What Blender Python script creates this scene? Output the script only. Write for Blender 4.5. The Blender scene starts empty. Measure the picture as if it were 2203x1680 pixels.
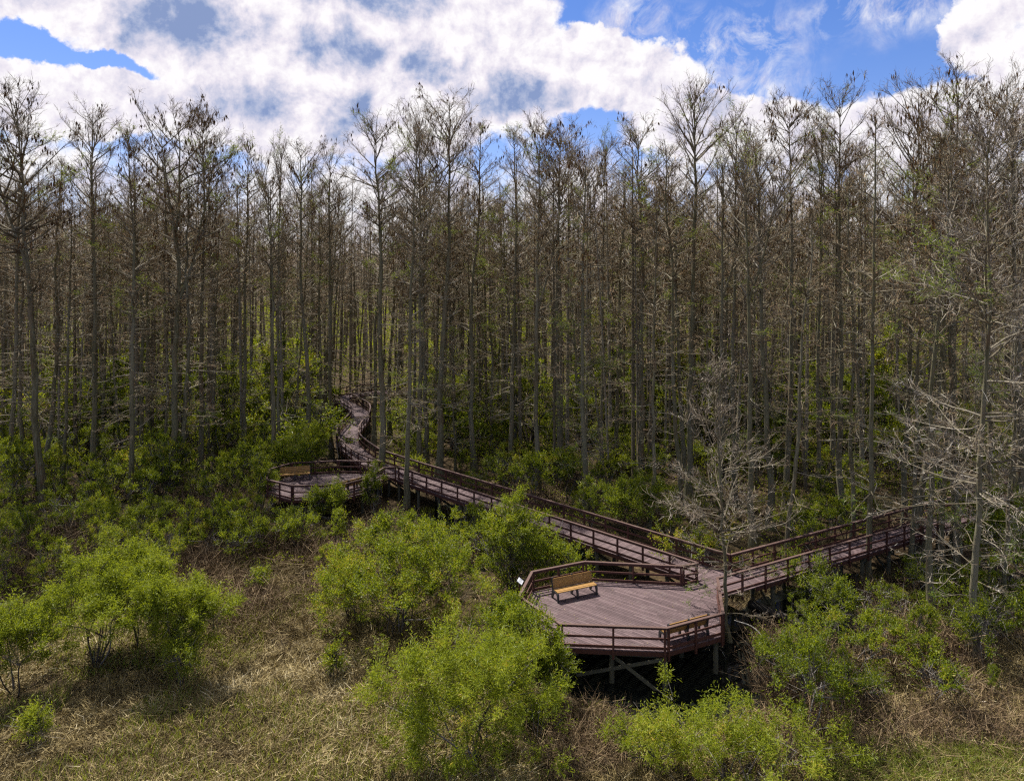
import bpy, math
import numpy as np
from mathutils import Vector
PI = math.pi
S = bpy.context.scene
COL = S.collection

# ------------------------------------------------------------------ camera facts
F = 1527.0                    # focal length in units where the picture is 2203 wide
HY = 570.0                    # horizon row in those units
CAMZ = 19.2
ZD = 1.8                      # boardwalk level
SUN = np.array([-0.584, 0.812, 0.0]) * math.cos(math.radians(59.5)); SUN[2] = math.sin(math.radians(59.5))

def at(px, Y):                # column of the photo -> X at distance Y
    return (px - 1101.5) / F * Y
def ground_Y(py, z=0.1):      # row where something stands -> distance
    return F * (CAMZ - z) / (py - HY)
def top_z(py, Y):
    return CAMZ + (HY - py) / F * Y

# ------------------------------------------------------------------ mesh building
class MB:
    def __init__(s):
        s.v = []; s.q = []; s.n = 0; s.t = []; s.m = []; s.tri = []; s.tt = []; s.tm = []
    def add(s, v, q, tint=0.5, mat=0):
        v = np.asarray(v, float).reshape(-1, 3); q = np.asarray(q, int)
        if len(q) == 0: return
        s.v.append(v)
        k = q.shape[1]
        t = np.broadcast_to(np.asarray(tint, float), (len(q),))
        m = np.full(len(q), mat)
        if k == 4: s.q.append(q + s.n); s.t.append(t); s.m.append(m)
        else: s.tri.append(q + s.n); s.tt.append(t); s.tm.append(m)
        s.n += len(v)
    def mesh(s, name, mats, smooth=False):
        me = bpy.data.meshes.new(name)
        V = np.concatenate(s.v) if s.v else np.zeros((0, 3))
        Q = np.concatenate(s.q) if s.q else np.zeros((0, 4), int)
        T = np.concatenate(s.tri) if s.tri else np.zeros((0, 3), int)
        nq, nt = len(Q), len(T)
        me.vertices.add(len(V)); me.vertices.foreach_set('co', V.astype(np.float32).ravel())
        loops = np.concatenate([Q.ravel(), T.ravel()]).astype(np.int32)
        me.loops.add(len(loops)); me.loops.foreach_set('vertex_index', loops)
        starts = np.concatenate([np.arange(nq) * 4, nq * 4 + np.arange(nt) * 3]).astype(np.int32)
        me.polygons.add(nq + nt)
        me.polygons.foreach_set('loop_start', starts)
        mi = np.concatenate(s.m + s.tm).astype(np.int32)
        me.polygons.foreach_set('material_index', mi)
        me.polygons.foreach_set('use_smooth', np.full(nq + nt, bool(smooth)))
        a = me.attributes.new('tint', 'FLOAT', 'FACE')
        a.data.foreach_set('value', np.concatenate(s.t + s.tt).astype(np.float32))
        me.update(calc_edges=True)
        for m in (mats if isinstance(mats, (list, tuple)) else [mats]): me.materials.append(m)
        return me
    def obj(s, name, mats, parent=None, smooth=False):
        o = bpy.data.objects.new(name, s.mesh(name, mats, smooth)); COL.objects.link(o)
        if parent is not None: o.parent = parent
        return o

def norm(a):
    a = np.asarray(a, float)
    return a / np.maximum(np.linalg.norm(a, axis=-1, keepdims=True), 1e-9)

def tube(mb, P, R, sides, tint=0.5, mat=0, cap=False):
    P = np.asarray(P, float); R = np.asarray(R, float); n = len(P)
    T = norm(np.gradient(P, axis=0))
    ref = np.array([1.0, 0, 0]) if abs(T[0][0]) < 0.8 else np.array([0, 1.0, 0])
    A = norm(np.cross(T, ref)); B = np.cross(T, A)
    an = np.arange(sides) * 2 * PI / sides
    V = P[:, None] + R[:, None, None] * (np.cos(an)[None, :, None] * A[:, None] + np.sin(an)[None, :, None] * B[:, None])
    i = np.arange(n - 1)[:, None] * sides; j = np.arange(sides)[None]; j2 = (j + 1) % sides
    q = np.stack([i + j, i + j2, i + sides + j2, i + sides + j], -1).reshape(-1, 4)
    mb.add(V, q, tint, mat)
    if cap:
        k = sides // 2
        idx = np.arange(sides)
        mb.add(V[-1], [[0, a, a + 1] for a in range(1, sides - 1)], tint, mat)

def ribbons(mb, P0, P1, w0, w1, rng, tint, mat=0, face=None):
    P0 = np.asarray(P0, float); P1 = np.asarray(P1, float); n = len(P0)
    if n == 0: return
    d = norm(P1 - P0)
    r = rng.normal(size=(n, 3)) if face is None else np.broadcast_to(face, (n, 3)) + rng.normal(size=(n, 3)) * 0.35
    s = norm(np.cross(d, r))
    w0 = np.broadcast_to(w0, (n,))[:, None] / 2; w1 = np.broadcast_to(w1, (n,))[:, None] / 2
    V = np.stack([P0 - s * w0, P0 + s * w0, P1 + s * w1, P1 - s * w1], 1)
    mb.add(V, np.arange(n * 4).reshape(n, 4), tint, mat)

def leaves(mb, P, D, L, W, rng, tint, mat=0, up=0.0):
    """folded rhombus leaves: base P, direction D"""
    n = len(P)
    if n == 0: return
    D = norm(D)
    r = rng.normal(size=(n, 3)); r[:, 2] += up
    s = norm(np.cross(D, r)); nn = np.cross(s, D)
    L = np.broadcast_to(L, (n,))[:, None]; W = np.broadcast_to(W, (n,))[:, None]
    mid = P + D * L * 0.45
    V = np.stack([P, mid + s * W / 2 + nn * W * 0.18, P + D * L - nn * L * 0.08, mid - s * W / 2 + nn * W * 0.18], 1)
    mb.add(V, np.arange(n * 4).reshape(n, 4), tint, mat)

def box(mb, c, size, ax=(1, 0, 0), tint=0.5, mat=0, ay=None):
    """box with its first side along ax, its second along ay (default: level)"""
    ax = norm(np.array(ax, float))
    if ay is None:
        ay = np.cross([0, 0, 1.0], ax)
        ay = norm(ay) if np.linalg.norm(ay) > 1e-6 else np.array([0, 1.0, 0])
    ay = norm(np.array(ay, float)); az = np.cross(ax, ay)
    c = np.array(c, float); h = np.array(size, float) / 2
    V = [c + sx * h[0] * ax + sy * h[1] * ay + sz * h[2] * az for sx in (-1, 1) for sy in (-1, 1) for sz in (-1, 1)]
    q = [[0, 1, 3, 2], [4, 6, 7, 5], [0, 4, 5, 1], [2, 3, 7, 6], [0, 2, 6, 4], [1, 5, 7, 3]]
    mb.add(V, q, tint, mat)

def beam_between(mb, a, b, w, h, tint=0.5, mat=0):
    a = np.array(a, float); b = np.array(b, float)
    d = b - a
    side = np.cross([0, 0, 1.0], d)
    if np.linalg.norm(side) < 1e-6: side = np.array([1.0, 0, 0])
    box(mb, (a + b) / 2, (np.linalg.norm(d), w, h), d, tint, mat, ay=side)

def sweep(mb, pts, w, h, z, tint=0.5, mat=0, closed=False, off=0.0):
    """board of width w and height h along a level polyline, mitred at the corners; z is its underside"""
    P = np.asarray(pts, float)[:, :2]; n = len(P)
    seg = norm(P[1:] - P[:-1])
    nr = np.stack([-seg[:, 1], seg[:, 0]], 1)
    N = np.zeros((n, 2)); N[0] = nr[0]; N[-1] = nr[-1]
    for i in range(1, n - 1):
        m = nr[i - 1] + nr[i]; m = m / np.linalg.norm(m); N[i] = m / max(np.dot(m, nr[i]), 0.35)
    L = P + N * (off + w / 2); R = P + N * (off - w / 2)
    V = []
    for i in range(n):
        V += [(L[i][0], L[i][1], z), (R[i][0], R[i][1], z), (R[i][0], R[i][1], z + h), (L[i][0], L[i][1], z + h)]
    q = []
    for i in range(n - 1):
        a = 4 * i; b = a + 4
        for k in range(4): q.append([a + k, a + (k + 1) % 4, b + (k + 1) % 4, b + k])
    q += [[0, 3, 2, 1], [4 * (n - 1) + k for k in range(4)]]
    mb.add(V, q, tint, mat)

def prism_poly(mb, poly, z0, z1, tint=0.5, mat=0):
    n = len(poly)
    V = [(p[0], p[1], z0) for p in poly] + [(p[0], p[1], z1) for p in poly]
    mb.add(V, [[i, (i + 1) % n, n + (i + 1) % n, n + i] for i in range(n)], tint, mat)
    mb.add(V, [[n, n + i, n + i + 1] for i in range(1, n - 1)], tint, mat)
    mb.add(V, [[0, i + 1, i] for i in range(1, n - 1)], tint, mat)

def clip(poly, nx, ny, c):      # keep nx*x+ny*y <= c
    out = []
    for i in range(len(poly)):
        a, b = poly[i], poly[(i + 1) % len(poly)]
        da, db = nx * a[0] + ny * a[1] - c, nx * b[0] + ny * b[1] - c
        if da <= 0: out.append(a)
        if da * db < 0:
            t = da / (da - db); out.append((a[0] + t * (b[0] - a[0]), a[1] + t * (b[1] - a[1])))
    return out

def tag(o, label=None, cat=None, group=None, kind=None):
    if label: o['label'] = label
    if cat: o['category'] = cat
    if group: o['group'] = group
    if kind: o['kind'] = kind
    return o
def empty(name, loc=(0, 0, 0), rz=0.0):
    o = bpy.data.objects.new(name, None); COL.objects.link(o)
    o.location = loc; o.rotation_euler = (0, 0, rz); o.empty_display_size = 0.3
    return o
def kids(o): return [c for c in o.children]
def dup(root):
    r = root.copy(); COL.objects.link(r)
    for k in ('label', 'category', 'group'):
        if k in r: del r[k]
    for ch in kids(root):
        c = ch.copy(); COL.objects.link(c); c.parent = r
        for g in kids(ch):
            d = g.copy(); COL.objects.link(d); d.parent = c
    return r

# ------------------------------------------------------------------ materials
class NT:
    def __init__(s, tree): s.t = tree; s.n = tree.nodes; s.l = tree.links
    def new(s, typ, **kw):
        n = s.n.new(typ)
        for k, v in kw.items(): setattr(n, k, v)
        return n
    def link(s, a, b): s.l.new(a, b)
    def put(s, sock, v):
        if hasattr(v, 'links') or isinstance(v, bpy.types.NodeSocket): s.l.new(v, sock)
        else: sock.default_value = v
    def math(s, op, a, b=None, c=None, clamp=False):
        n = s.new('ShaderNodeMath', operation=op, use_clamp=clamp)
        s.put(n.inputs[0], a)
        if b is not None: s.put(n.inputs[1], b)
        if c is not None: s.put(n.inputs[2], c)
        return n.outputs[0]
    def maprange(s, v, a, b, c=0.0, d=1.0, smooth=False):
        n = s.new('ShaderNodeMapRange', interpolation_type='SMOOTHSTEP' if smooth else 'LINEAR', clamp=True)
        s.put(n.inputs['Value'], v)
        for k, x in zip(('From Min', 'From Max', 'To Min', 'To Max'), (a, b, c, d)): s.put(n.inputs[k], x)
        return n.outputs['Result']
    def noise(s, vec, scale, detail=4, rough=0.55, dist=0.0):
        n = s.new('ShaderNodeTexNoise')
        if vec is not None: s.link(vec, n.inputs['Vector'])
        n.inputs['Scale'].default_value = scale; n.inputs['Detail'].default_value = detail
        n.inputs['Roughness'].default_value = rough; n.inputs['Distortion'].default_value = dist
        return n
    def ramp(s, fac, stops, interp='LINEAR'):
        n = s.new('ShaderNodeValToRGB'); n.color_ramp.interpolation = interp
        e = n.color_ramp.elements
        e[0].position, e[0].color = stops[0][0], (*stops[0][1], 1)
        e[1].position, e[1].color = stops[-1][0], (*stops[-1][1], 1)
        for p, c in stops[1:-1]:
            k = e.new(p); k.color = (*c, 1)
        s.put(n.inputs[0], fac)
        return n.outputs[0]
    def mix(s, f, a, b, mode='MIX'):
        n = s.new('ShaderNodeMix', data_type='RGBA', blend_type=mode)
        s.put(n.inputs[0], f)
        s.put(n.inputs[6], a if not isinstance(a, tuple) else (*a, 1)); s.put(n.inputs[7], b if not isinstance(b, tuple) else (*b, 1))
        return n.outputs[2]
    def mapping(s, vec, scale=(1, 1, 1), rot=(0, 0, 0)):
        n = s.new('ShaderNodeMapping'); s.link(vec, n.inputs['Vector'])
        n.inputs['Scale'].default_value = scale; n.inputs['Rotation'].default_value = rot
        return n.outputs[0]

def material(name):
    m = bpy.data.materials.new(name); m.use_nodes = True
    t = NT(m.node_tree); b = t.n['Principled BSDF']
    return m, t, b

def tint_node(t):
    return t.new('ShaderNodeAttribute', attribute_name='tint').outputs['Fac']

def leaf_mat(name, stops, trans=0.35, rough=0.42, spec=0.4, tcol=(0.42, 0.47, 0.015)):
    m, t, b = material(name)
    rnd = t.new('ShaderNodeObjectInfo').outputs['Random']
    f = t.math('ADD', tint_node(t), t.math('MULTIPLY', t.math('SUBTRACT', rnd, 0.5), 0.30), clamp=True)
    c = t.ramp(f, stops)
    t.link(c, b.inputs['Base Color'])
    b.inputs['Roughness'].default_value = rough
    b.inputs['Specular IOR Level'].default_value = spec
    tr = t.new('ShaderNodeBsdfTranslucent')
    t.link(t.mix(0.55, c, tcol), tr.inputs['Color'])
    ms = t.new('ShaderNodeMixShader'); ms.inputs[0].default_value = trans
    t.link(b.outputs[0], ms.inputs[1]); t.link(tr.outputs[0], ms.inputs[2])
    t.link(ms.outputs[0], t.n['Material Output'].inputs['Surface'])
    return m

def plain_mat(name, stops, rough=0.8, spec=0.25, var=0.25):
    m, t, b = material(name)
    rnd = t.new('ShaderNodeObjectInfo').outputs['Random']
    f = t.math('ADD', tint_node(t), t.math('MULTIPLY', t.math('SUBTRACT', rnd, 0.5), var), clamp=True)
    t.link(t.ramp(f, stops), b.inputs['Base Color'])
    b.inputs['Roughness'].default_value = rough; b.inputs['Specular IOR Level'].default_value = spec
    return m

def bark_mat(name, dark, mid, grey, rust=0.5):
    m, t, b = material(name)
    tc = t.new('ShaderNodeTexCoord'); oi = t.new('ShaderNodeObjectInfo')
    off = t.new('ShaderNodeVectorMath', operation='ADD'); t.link(tc.outputs['Object'], off.inputs[0])
    cmb = t.new('ShaderNodeCombineXYZ'); t.link(t.math('MULTIPLY', oi.outputs['Random'], 60.0), cmb.inputs[2])
    t.link(cmb.outputs[0], off.inputs[1])
    v = off.outputs[0]
    n1 = t.noise(t.mapping(v, (1, 1, 0.07)), 16, 5, 0.65).outputs[0]
    c = t.ramp(n1, [(0.30, dark), (0.5, mid), (0.72, grey)])
    n2 = t.noise(t.mapping(v, (1, 1, 0.35)), 1.6, 3, 0.6).outputs[0]
    c = t.mix(t.maprange(n2, 0.52, 0.66, 0, rust), c, (0.17, 0.085, 0.05))
    n3 = t.noise(t.mapping(v, (1, 1, 0.12)), 0.7, 2, 0.5).outputs[0]
    c = t.mix(t.maprange(n3, 0.45, 0.65, 0, 0.55), c, grey)
    c = t.mix(t.maprange(oi.outputs['Random'], 0, 1, 0, 0.35), c, (0.115, 0.115, 0.055))
    t.link(c, b.inputs['Base Color'])
    b.inputs['Roughness'].default_value = 0.9; b.inputs['Specular IOR Level'].default_value = 0.15
    bp = t.new('ShaderNodeBump'); bp.inputs['Strength'].default_value = 0.7; bp.inputs['Distance'].default_value = 0.04
    t.link(n1, bp.inputs['Height']); t.link(bp.outputs[0], b.inputs['Normal'])
    return m

def wood_mat(name, stops, rough=0.75, worn=None, scale=1.0):
    m, t, b = material(name)
    tc = t.new('ShaderNodeTexCoord')
    n1 = t.noise(tc.outputs['Object'], 3.0 * scale, 6, 0.7).outputs[0]
    n2 = t.noise(tc.outputs['Object'], 26.0 * scale, 3, 0.6).outputs[0]
    f = t.math('ADD', t.math('MULTIPLY', tint_node(t), 0.45), t.math('ADD', t.math('MULTIPLY', n1, 0.4), t.math('MULTIPLY', n2, 0.25)))
    f = t.math('SUBTRACT', f, 0.08, clamp=True)
    c = t.ramp(f, stops)
    if worn:
        n3 = t.noise(tc.outputs['Object'], 1.1, 5, 0.65).outputs[0]
        c = t.mix(t.maprange(n3, 0.55, 0.7, 0, 0.6), c, worn)
    t.link(c, b.inputs['Base Color'])
    b.inputs['Roughness'].default_value = rough; b.inputs['Specular IOR Level'].default_value = 0.3
    bp = t.new('ShaderNodeBump'); bp.inputs['Strength'].default_value = 0.25; bp.inputs['Distance'].default_value = 0.01
    t.link(n2, bp.inputs['Height']); t.link(bp.outputs[0], b.inputs['Normal'])
    return m

M = {}
M['deck'] = wood_mat('deck_boards', [(0.15, (0.046, 0.028, 0.030)), (0.5, (0.097, 0.064, 0.067)), (0.85, (0.158, 0.110, 0.112))], 0.72, worn=(0.142, 0.110, 0.105))
M['rail'] = wood_mat('stained_rail', [(0.15, (0.036, 0.013, 0.010)), (0.5, (0.068, 0.026, 0.019)), (0.85, (0.110, 0.050, 0.038))], 0.62)
M['cap'] = wood_mat('rail_cap', [(0.15, (0.055, 0.029, 0.024)), (0.5, (0.095, 0.055, 0.045)), (0.85, (0.145, 0.092, 0.078))], 0.6, worn=(0.14, 0.10, 0.085))
M['pile'] = wood_mat('weathered_pile', [(0.15, (0.035, 0.032, 0.024)), (0.5, (0.085, 0.082, 0.058)), (0.85, (0.15, 0.14, 0.105))], 0.9, worn=(0.05, 0.065, 0.03))
M['bench'] = wood_mat('bench_slats', [(0.15, (0.17, 0.090, 0.025)), (0.5, (0.28, 0.155, 0.045)), (0.85, (0.37, 0.225, 0.080))], 0.55)
M['iron'], _t, _b = material('bench_frame_paint')
_n = _t.noise(_t.new('ShaderNodeTexCoord').outputs['Object'], 14, 3).outputs[0]
_t.link(_t.ramp(_n, [(0.3, (0.010, 0.012, 0.014)), (0.7, (0.022, 0.026, 0.028))]), _b.inputs['Base Color'])
_b.inputs['Roughness'].default_value = 0.45
M['bark'] = bark_mat('cypress_bark', (0.042, 0.035, 0.019), (0.128, 0.112, 0.062), (0.24, 0.222, 0.165))
M['bark_pale'] = bark_mat('pale_bark', (0.05, 0.046, 0.04), (0.11, 0.105, 0.095), (0.20, 0.195, 0.19), 0.25)
M['branch'] = plain_mat('branch_bark', [(0.0, (0.075, 0.060, 0.036)), (0.5, (0.145, 0.122, 0.078)), (1.0, (0.24, 0.215, 0.165))])
M['twig'] = plain_mat('bare_twigs', [(0.0, (0.10, 0.078, 0.036)), (0.35, (0.21, 0.158, 0.080)), (0.7, (0.31, 0.195, 0.115)), (0.88, (0.30, 0.27, 0.15)), (1.0, (0.42, 0.39, 0.29))])
M['twig_pale'] = plain_mat('pale_twigs', [(0.0, (0.14, 0.10, 0.066)), (0.5, (0.27, 0.215, 0.155)), (1.0, (0.48, 0.45, 0.385))])
M['tassel'] = plain_mat('dead_hanging_leaves', [(0.0, (0.045, 0.024, 0.010)), (0.6, (0.12, 0.062, 0.022)), (1.0, (0.24, 0.135, 0.04))])
M['needle'] = leaf_mat('new_cypress_needles', [(0.0, (0.055, 0.11, 0.015)), (0.5, (0.09, 0.17, 0.02)), (1.0, (0.15, 0.23, 0.04))], 0.4, 0.6, 0.2)
M['gloss'] = leaf_mat('glossy_leaf', [(0.0, (0.026, 0.044, 0.006)), (0.35, (0.080, 0.118, 0.008)), (0.7, (0.165, 0.21, 0.012)), (0.9, (0.26, 0.285, 0.022)), (1.0, (0.36, 0.24, 0.035))], 0.46, 0.45, 0.3)
M['matte'] = leaf_mat('far_leaf', [(0.0, (0.04, 0.062, 0.006)), (0.4, (0.12, 0.165, 0.010)), (0.8, (0.24, 0.28, 0.014)), (1.0, (0.34, 0.32, 0.03))], 0.5, 0.75, 0.1)
M['willow'] = leaf_mat('willow_leaf', [(0.0, (0.060, 0.082, 0.008)), (0.4, (0.160, 0.205, 0.014)), (0.75, (0.25, 0.29, 0.024)), (0.93, (0.34, 0.35, 0.04)), (1.0, (0.40, 0.28, 0.04))], 0.48, 0.48, 0.3)
M['stem'] = plain_mat('shrub_stem', [(0.0, (0.030, 0.024, 0.018)), (0.5, (0.075, 0.062, 0.05)), (1.0, (0.19, 0.175, 0.16))])
M['reed'] = plain_mat('dead_reed', [(0.0, (0.035, 0.024, 0.010)), (0.3, (0.115, 0.082, 0.030)), (0.58, (0.245, 0.185, 0.072)), (0.85, (0.42, 0.335, 0.15)), (1.0, (0.58, 0.50, 0.32))], 0.7, 0.3, 0.0)
M['brush'] = plain_mat('dead_brush', [(0.0, (0.05, 0.032, 0.018)), (0.5, (0.14, 0.092, 0.05)), (1.0, (0.28, 0.21, 0.12))], 0.8, 0.2, 0.1)
M['shoot'] = leaf_mat('green_shoot', [(0.0, (0.06, 0.10, 0.012)), (0.5, (0.12, 0.17, 0.02)), (1.0, (0.24, 0.26, 0.04))], 0.3, 0.5, 0.3)
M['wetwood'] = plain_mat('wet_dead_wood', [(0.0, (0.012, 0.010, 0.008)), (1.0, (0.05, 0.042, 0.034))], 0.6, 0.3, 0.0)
M['white'] = plain_mat('sign_face', [(0.0, (0.06, 0.065, 0.075)), (0.5, (0.42, 0.43, 0.46)), (1.0, (0.60, 0.61, 0.64))], 0.4, 0.4, 0.0)
M['palelaf'] = plain_mat('bleached_leaf', [(0.0, (0.26, 0.20, 0.13)), (1.0, (0.48, 0.41, 0.32))], 0.6, 0.3, 0.0)

def ground_mat():
    m, t, b = material('marsh_soil')
    tc = t.new('ShaderNodeTexCoord'); p = tc.outputs['Object']
    n1 = t.noise(p, 0.22, 5, 0.6).outputs[0]; n2 = t.noise(p, 2.4, 6, 0.7).outputs[0]; n3 = t.noise(p, 11, 4, 0.7).outputs[0]
    c = t.ramp(n2, [(0.3, (0.018, 0.013, 0.008)), (0.5, (0.05, 0.035, 0.019)), (0.7, (0.115, 0.078, 0.04))])
    c = t.mix(t.maprange(n1, 0.5, 0.66, 0, 0.6), c, (0.03, 0.034, 0.012))
    c = t.mix(t.maprange(n3, 0.55, 0.7, 0, 0.5), c, (0.17, 0.12, 0.065))
    t.link(c, b.inputs['Base Color']); b.inputs['Roughness'].default_value = 0.95; b.inputs['Specular IOR Level'].default_value = 0.1
    bp = t.new('ShaderNodeBump'); bp.inputs['Strength'].default_value = 0.8; bp.inputs['Distance'].default_value = 0.08
    t.link(n3, bp.inputs['Height']); t.link(bp.outputs[0], b.inputs['Normal'])
    return m
M['soil'] = ground_mat()
M['water'], _t, _b = material('swamp_water')
_b.inputs['Base Color'].default_value = (0.006, 0.007, 0.006, 1); _b.inputs['Roughness'].default_value = 0.03
_b.inputs['IOR'].default_value = 1.33
_n = _t.noise(_t.new('ShaderNodeTexCoord').outputs['Object'], 5.0, 3).outputs[0]
_bp = _t.new('ShaderNodeBump'); _bp.inputs['Strength'].default_value = 0.06; _bp.inputs['Distance'].default_value = 0.02
_t.link(_n, _bp.inputs['Height']); _t.link(_bp.outputs[0], _b.inputs['Normal'])

# ------------------------------------------------------------------ ground and water
_rg = np.random.default_rng(3)
_K = _rg.normal(size=(14, 2)) * np.linspace(0.15, 1.6, 14)[:, None]; _PH = _rg.uniform(0, 6.28, 14); _AM = 0.10 / (1 + np.arange(14) * 0.35)
POOLS = [(6.6, 34.0, 5.6, 4.6, 0.55), (1.0, 46.5, 5.0, 2.6, 0.45), (-5.5, 54.0, 5.0, 3.5, 0.45), (-16.0, 54.5, 3.0, 2.0, 0.3), (15.5, 38.5, 3.6, 3.0, 0.5), (21.0, 42.0, 4.0, 2.5, 0.4), (27.0, 38.5, 5.0, 3.0, 0.35)]
def gz(x, y):
    x = np.asarray(x, float); y = np.asarray(y, float)
    z = 0.16 + sum(a * np.sin(k[0] * x + k[1] * y + p) for k, p, a in zip(_K, _PH, _AM)) * 0.45
    z = np.maximum(z, 0.04)
    for cx, cy, rx, ry, dp in POOLS:
        d = ((x - cx) / rx) ** 2 + ((y - cy) / ry) ** 2
        z = z - (dp + 0.1) * np.exp(-d * 1.4)
    return z
def axis(lo, hi, step, far, k=1.25):
    a = list(np.arange(lo, hi + 1e-6, step)); s = step
    while a[-1] < far: s *= k; a.append(a[-1] + s)
    s = step
    while a[0] > -far: s *= k; a.insert(0, a[0] - s)
    return np.array(a)
gx = axis(-45, 45, 0.6, 3000); gy = axis(18, 110, 0.6, 3000)
GX, GY = np.meshgrid(gx, gy)
GZ = gz(GX, GY)
nx, ny = len(gx), len(gy)
i = (np.arange(ny - 1)[:, None] * nx + np.arange(nx - 1)[None]).ravel()
mb = MB(); mb.add(np.stack([GX, GY, GZ], -1), np.stack([i, i + 1, i + nx + 1, i + nx], 1))
tag(mb.obj('ground', M['soil'], smooth=True), 'brown peaty marsh ground under the reeds and forest', 'ground', kind='structure')
mb = MB(); mb.add([(-60, 15, 0), (60, 15, 0), (60, 130, 0), (-60, 130, 0)], [[0, 1, 2, 3]])
tag(mb.obj('water', M['water']), 'still black swamp water pooling under the boardwalk', 'water', kind='structure')

# ------------------------------------------------------------------ boardwalk
def resample(pts, step):
    P = np.asarray(pts, float); d = np.r_[0, np.cumsum(np.linalg.norm(np.diff(P, axis=0), axis=1))]
    n = max(2, int(round(d[-1] / step)) + 1); s = np.linspace(0, d[-1], n)
    return np.stack([np.interp(s, d, P[:, k]) for k in range(P.shape[1])], 1)
def smooth(pts, n=8):
    P = np.asarray(pts, float); out = []
    E = np.vstack([2 * P[0] - P[1], P, 2 * P[-1] - P[-2]])
    for k in range(1, len(E) - 2):
        a, b, c, d = E[k - 1:k + 3]
        for t in np.linspace(0, 1, n, endpoint=False):
            out.append(0.5 * (2 * b + (c - a) * t + (2 * a - 5 * b + 4 * c - d) * t ** 2 + (3 * b - a - 3 * c + d) * t ** 3))
    out.append(P[-1]); return np.array(out)
def offset(P, o):
    t = norm(np.gradient(P, axis=0)); return P + o * np.stack([-t[:, 1], t[:, 0]], 1)

_post = {}
def post_mesh(h):
    k = round(h, 2)
    if k not in _post:
        mb = MB(); box(mb, (0, 0, h / 2), (0.095, 0.095, h), (1, 0, 0)); _post[k] = mb.mesh('railing_post', M['rail'])
    return _post[k]
_prng = np.random.default_rng(11)
def railing(root, pts, step=1.78, corners=True, cap=True, inner=1, first=True, last=True, pairs=False):
    """rails along a polyline; posts at even spacing on each straight, two at a corner"""
    P = np.asarray(pts, float)
    mb = MB(); sweep(mb, P, 0.14, 0.04, ZD + 1.055, 0.5); mb.obj('top_rail', M['cap'], root)
    mb = MB(); sweep(mb, P, 0.042, 0.10, ZD + 0.952, 0.45, off=0.035 * inner); mb.obj('rail_board', M['rail'], root)
    mb = MB(); sweep(mb, P, 0.042, 0.10, ZD + 0.50, 0.5, off=0.035 * inner); mb.obj('middle_rail', M['rail'], root)
    mb = MB(); sweep(mb, P, 0.042, 0.13, ZD + 0.055, 0.6, off=0.035 * inner); mb.obj('bottom_rail', M['rail'], root)
    spots = []
    if corners:
        for a, b in zip(P[:-1], P[1:]):
            L = np.linalg.norm(b - a); n = max(1, int(round(L / step))) if not pairs else (2 if L > 2 else 1); d = (b - a) / L
            e = 0.085
            for k in range(n + 1):
                s = k * L / n
                s = min(max(s, e), L - e)
                spots.append((a + d * s, d))
    else:
        Q = resample(P, step); T = norm(np.gradient(Q, axis=0)); spots = list(zip(Q, T))
    for k, (p, d) in enumerate(spots):
        if (k == 0 and not first) or (k == len(spots) - 1 and not last): continue
        nrm = np.array([-d[1], d[0]])
        q = p - nrm * 0.035 * inner
        o = bpy.data.objects.new('railing_post', post_mesh(1.05 + 0.42)); COL.objects.link(o); o.parent = root
        o.location = (q[0], q[1], ZD - 0.42); o.rotation_euler = (0, 0, math.atan2(d[1], d[0]))

_pile = {}
def pile(root, x, y, top=ZD - 0.22, r=0.12):
    g = float(gz(x, y)) - 0.5; h = round(top - g, 1)
    if h not in _pile:
        mb = MB(); tube(mb, [(0, 0, 0), (0, 0, h * 0.5), (0, 0, h)], [r * 1.05, r, r * 0.97], 10, 0.5, cap=True)
        _pile[h] = mb.mesh('pile', M['pile'], True)
    o = bpy.data.objects.new('pile', _pile[h]); COL.objects.link(o); o.parent = root
    o.location = (x, y, top - h)

def boards_poly(poly, ang, root, z=ZD, w=0.142, gap=0.017, seed=0):
    rng = np.random.default_rng(seed)
    d = (math.cos(ang), math.sin(ang)); nrm = (-d[1], d[0])
    ts = [nrm[0] * p[0] + nrm[1] * p[1] for p in poly]
    mb = MB(); t = min(ts)
    while t < max(ts):
        q = clip(clip(list(map(tuple, poly)), -nrm[0], -nrm[1], -(t + gap / 2)), nrm[0], nrm[1], t + w - gap / 2)
        if len(q) >= 3:
            ss = [d[0] * p[0] + d[1] * p[1] for p in q]; a = min(ss); e = a + rng.uniform(0.8, 3.6)
            while a < max(ss):
                qq = clip(clip(q, -d[0], -d[1], -(a + 0.003)), d[0], d[1], e - 0.003)
                if len(qq) >= 3: prism_poly(mb, qq, z - 0.04, z + rng.uniform(-0.002, 0.003), rng.uniform(0.1, 0.95))
                a = e; e += 3.6
        t += w
    return mb.obj('decking', M['deck'], root)
def boards_path(P, width, root, z=ZD, seed=1, w=0.142, gap=0.011):
    rng = np.random.default_rng(seed)
    Q = resample(P, w); L = offset(Q, width / 2); R = offset(Q, -width / 2); mb = MB()
    for k in range(len(Q) - 1):
        a, b, c, d = L[k], L[k + 1], R[k + 1], R[k]
        g = gap / w / 2
        pl = [a + (b - a) * g, d + (c - d) * g, d + (c - d) * (1 - g), a + (b - a) * (1 - g)]
        prism_poly(mb, pl, z - 0.04, z + rng.uniform(-0.002, 0.003), rng.uniform(0.1, 0.95))
    return mb.obj('decking', M['deck'], root)

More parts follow.
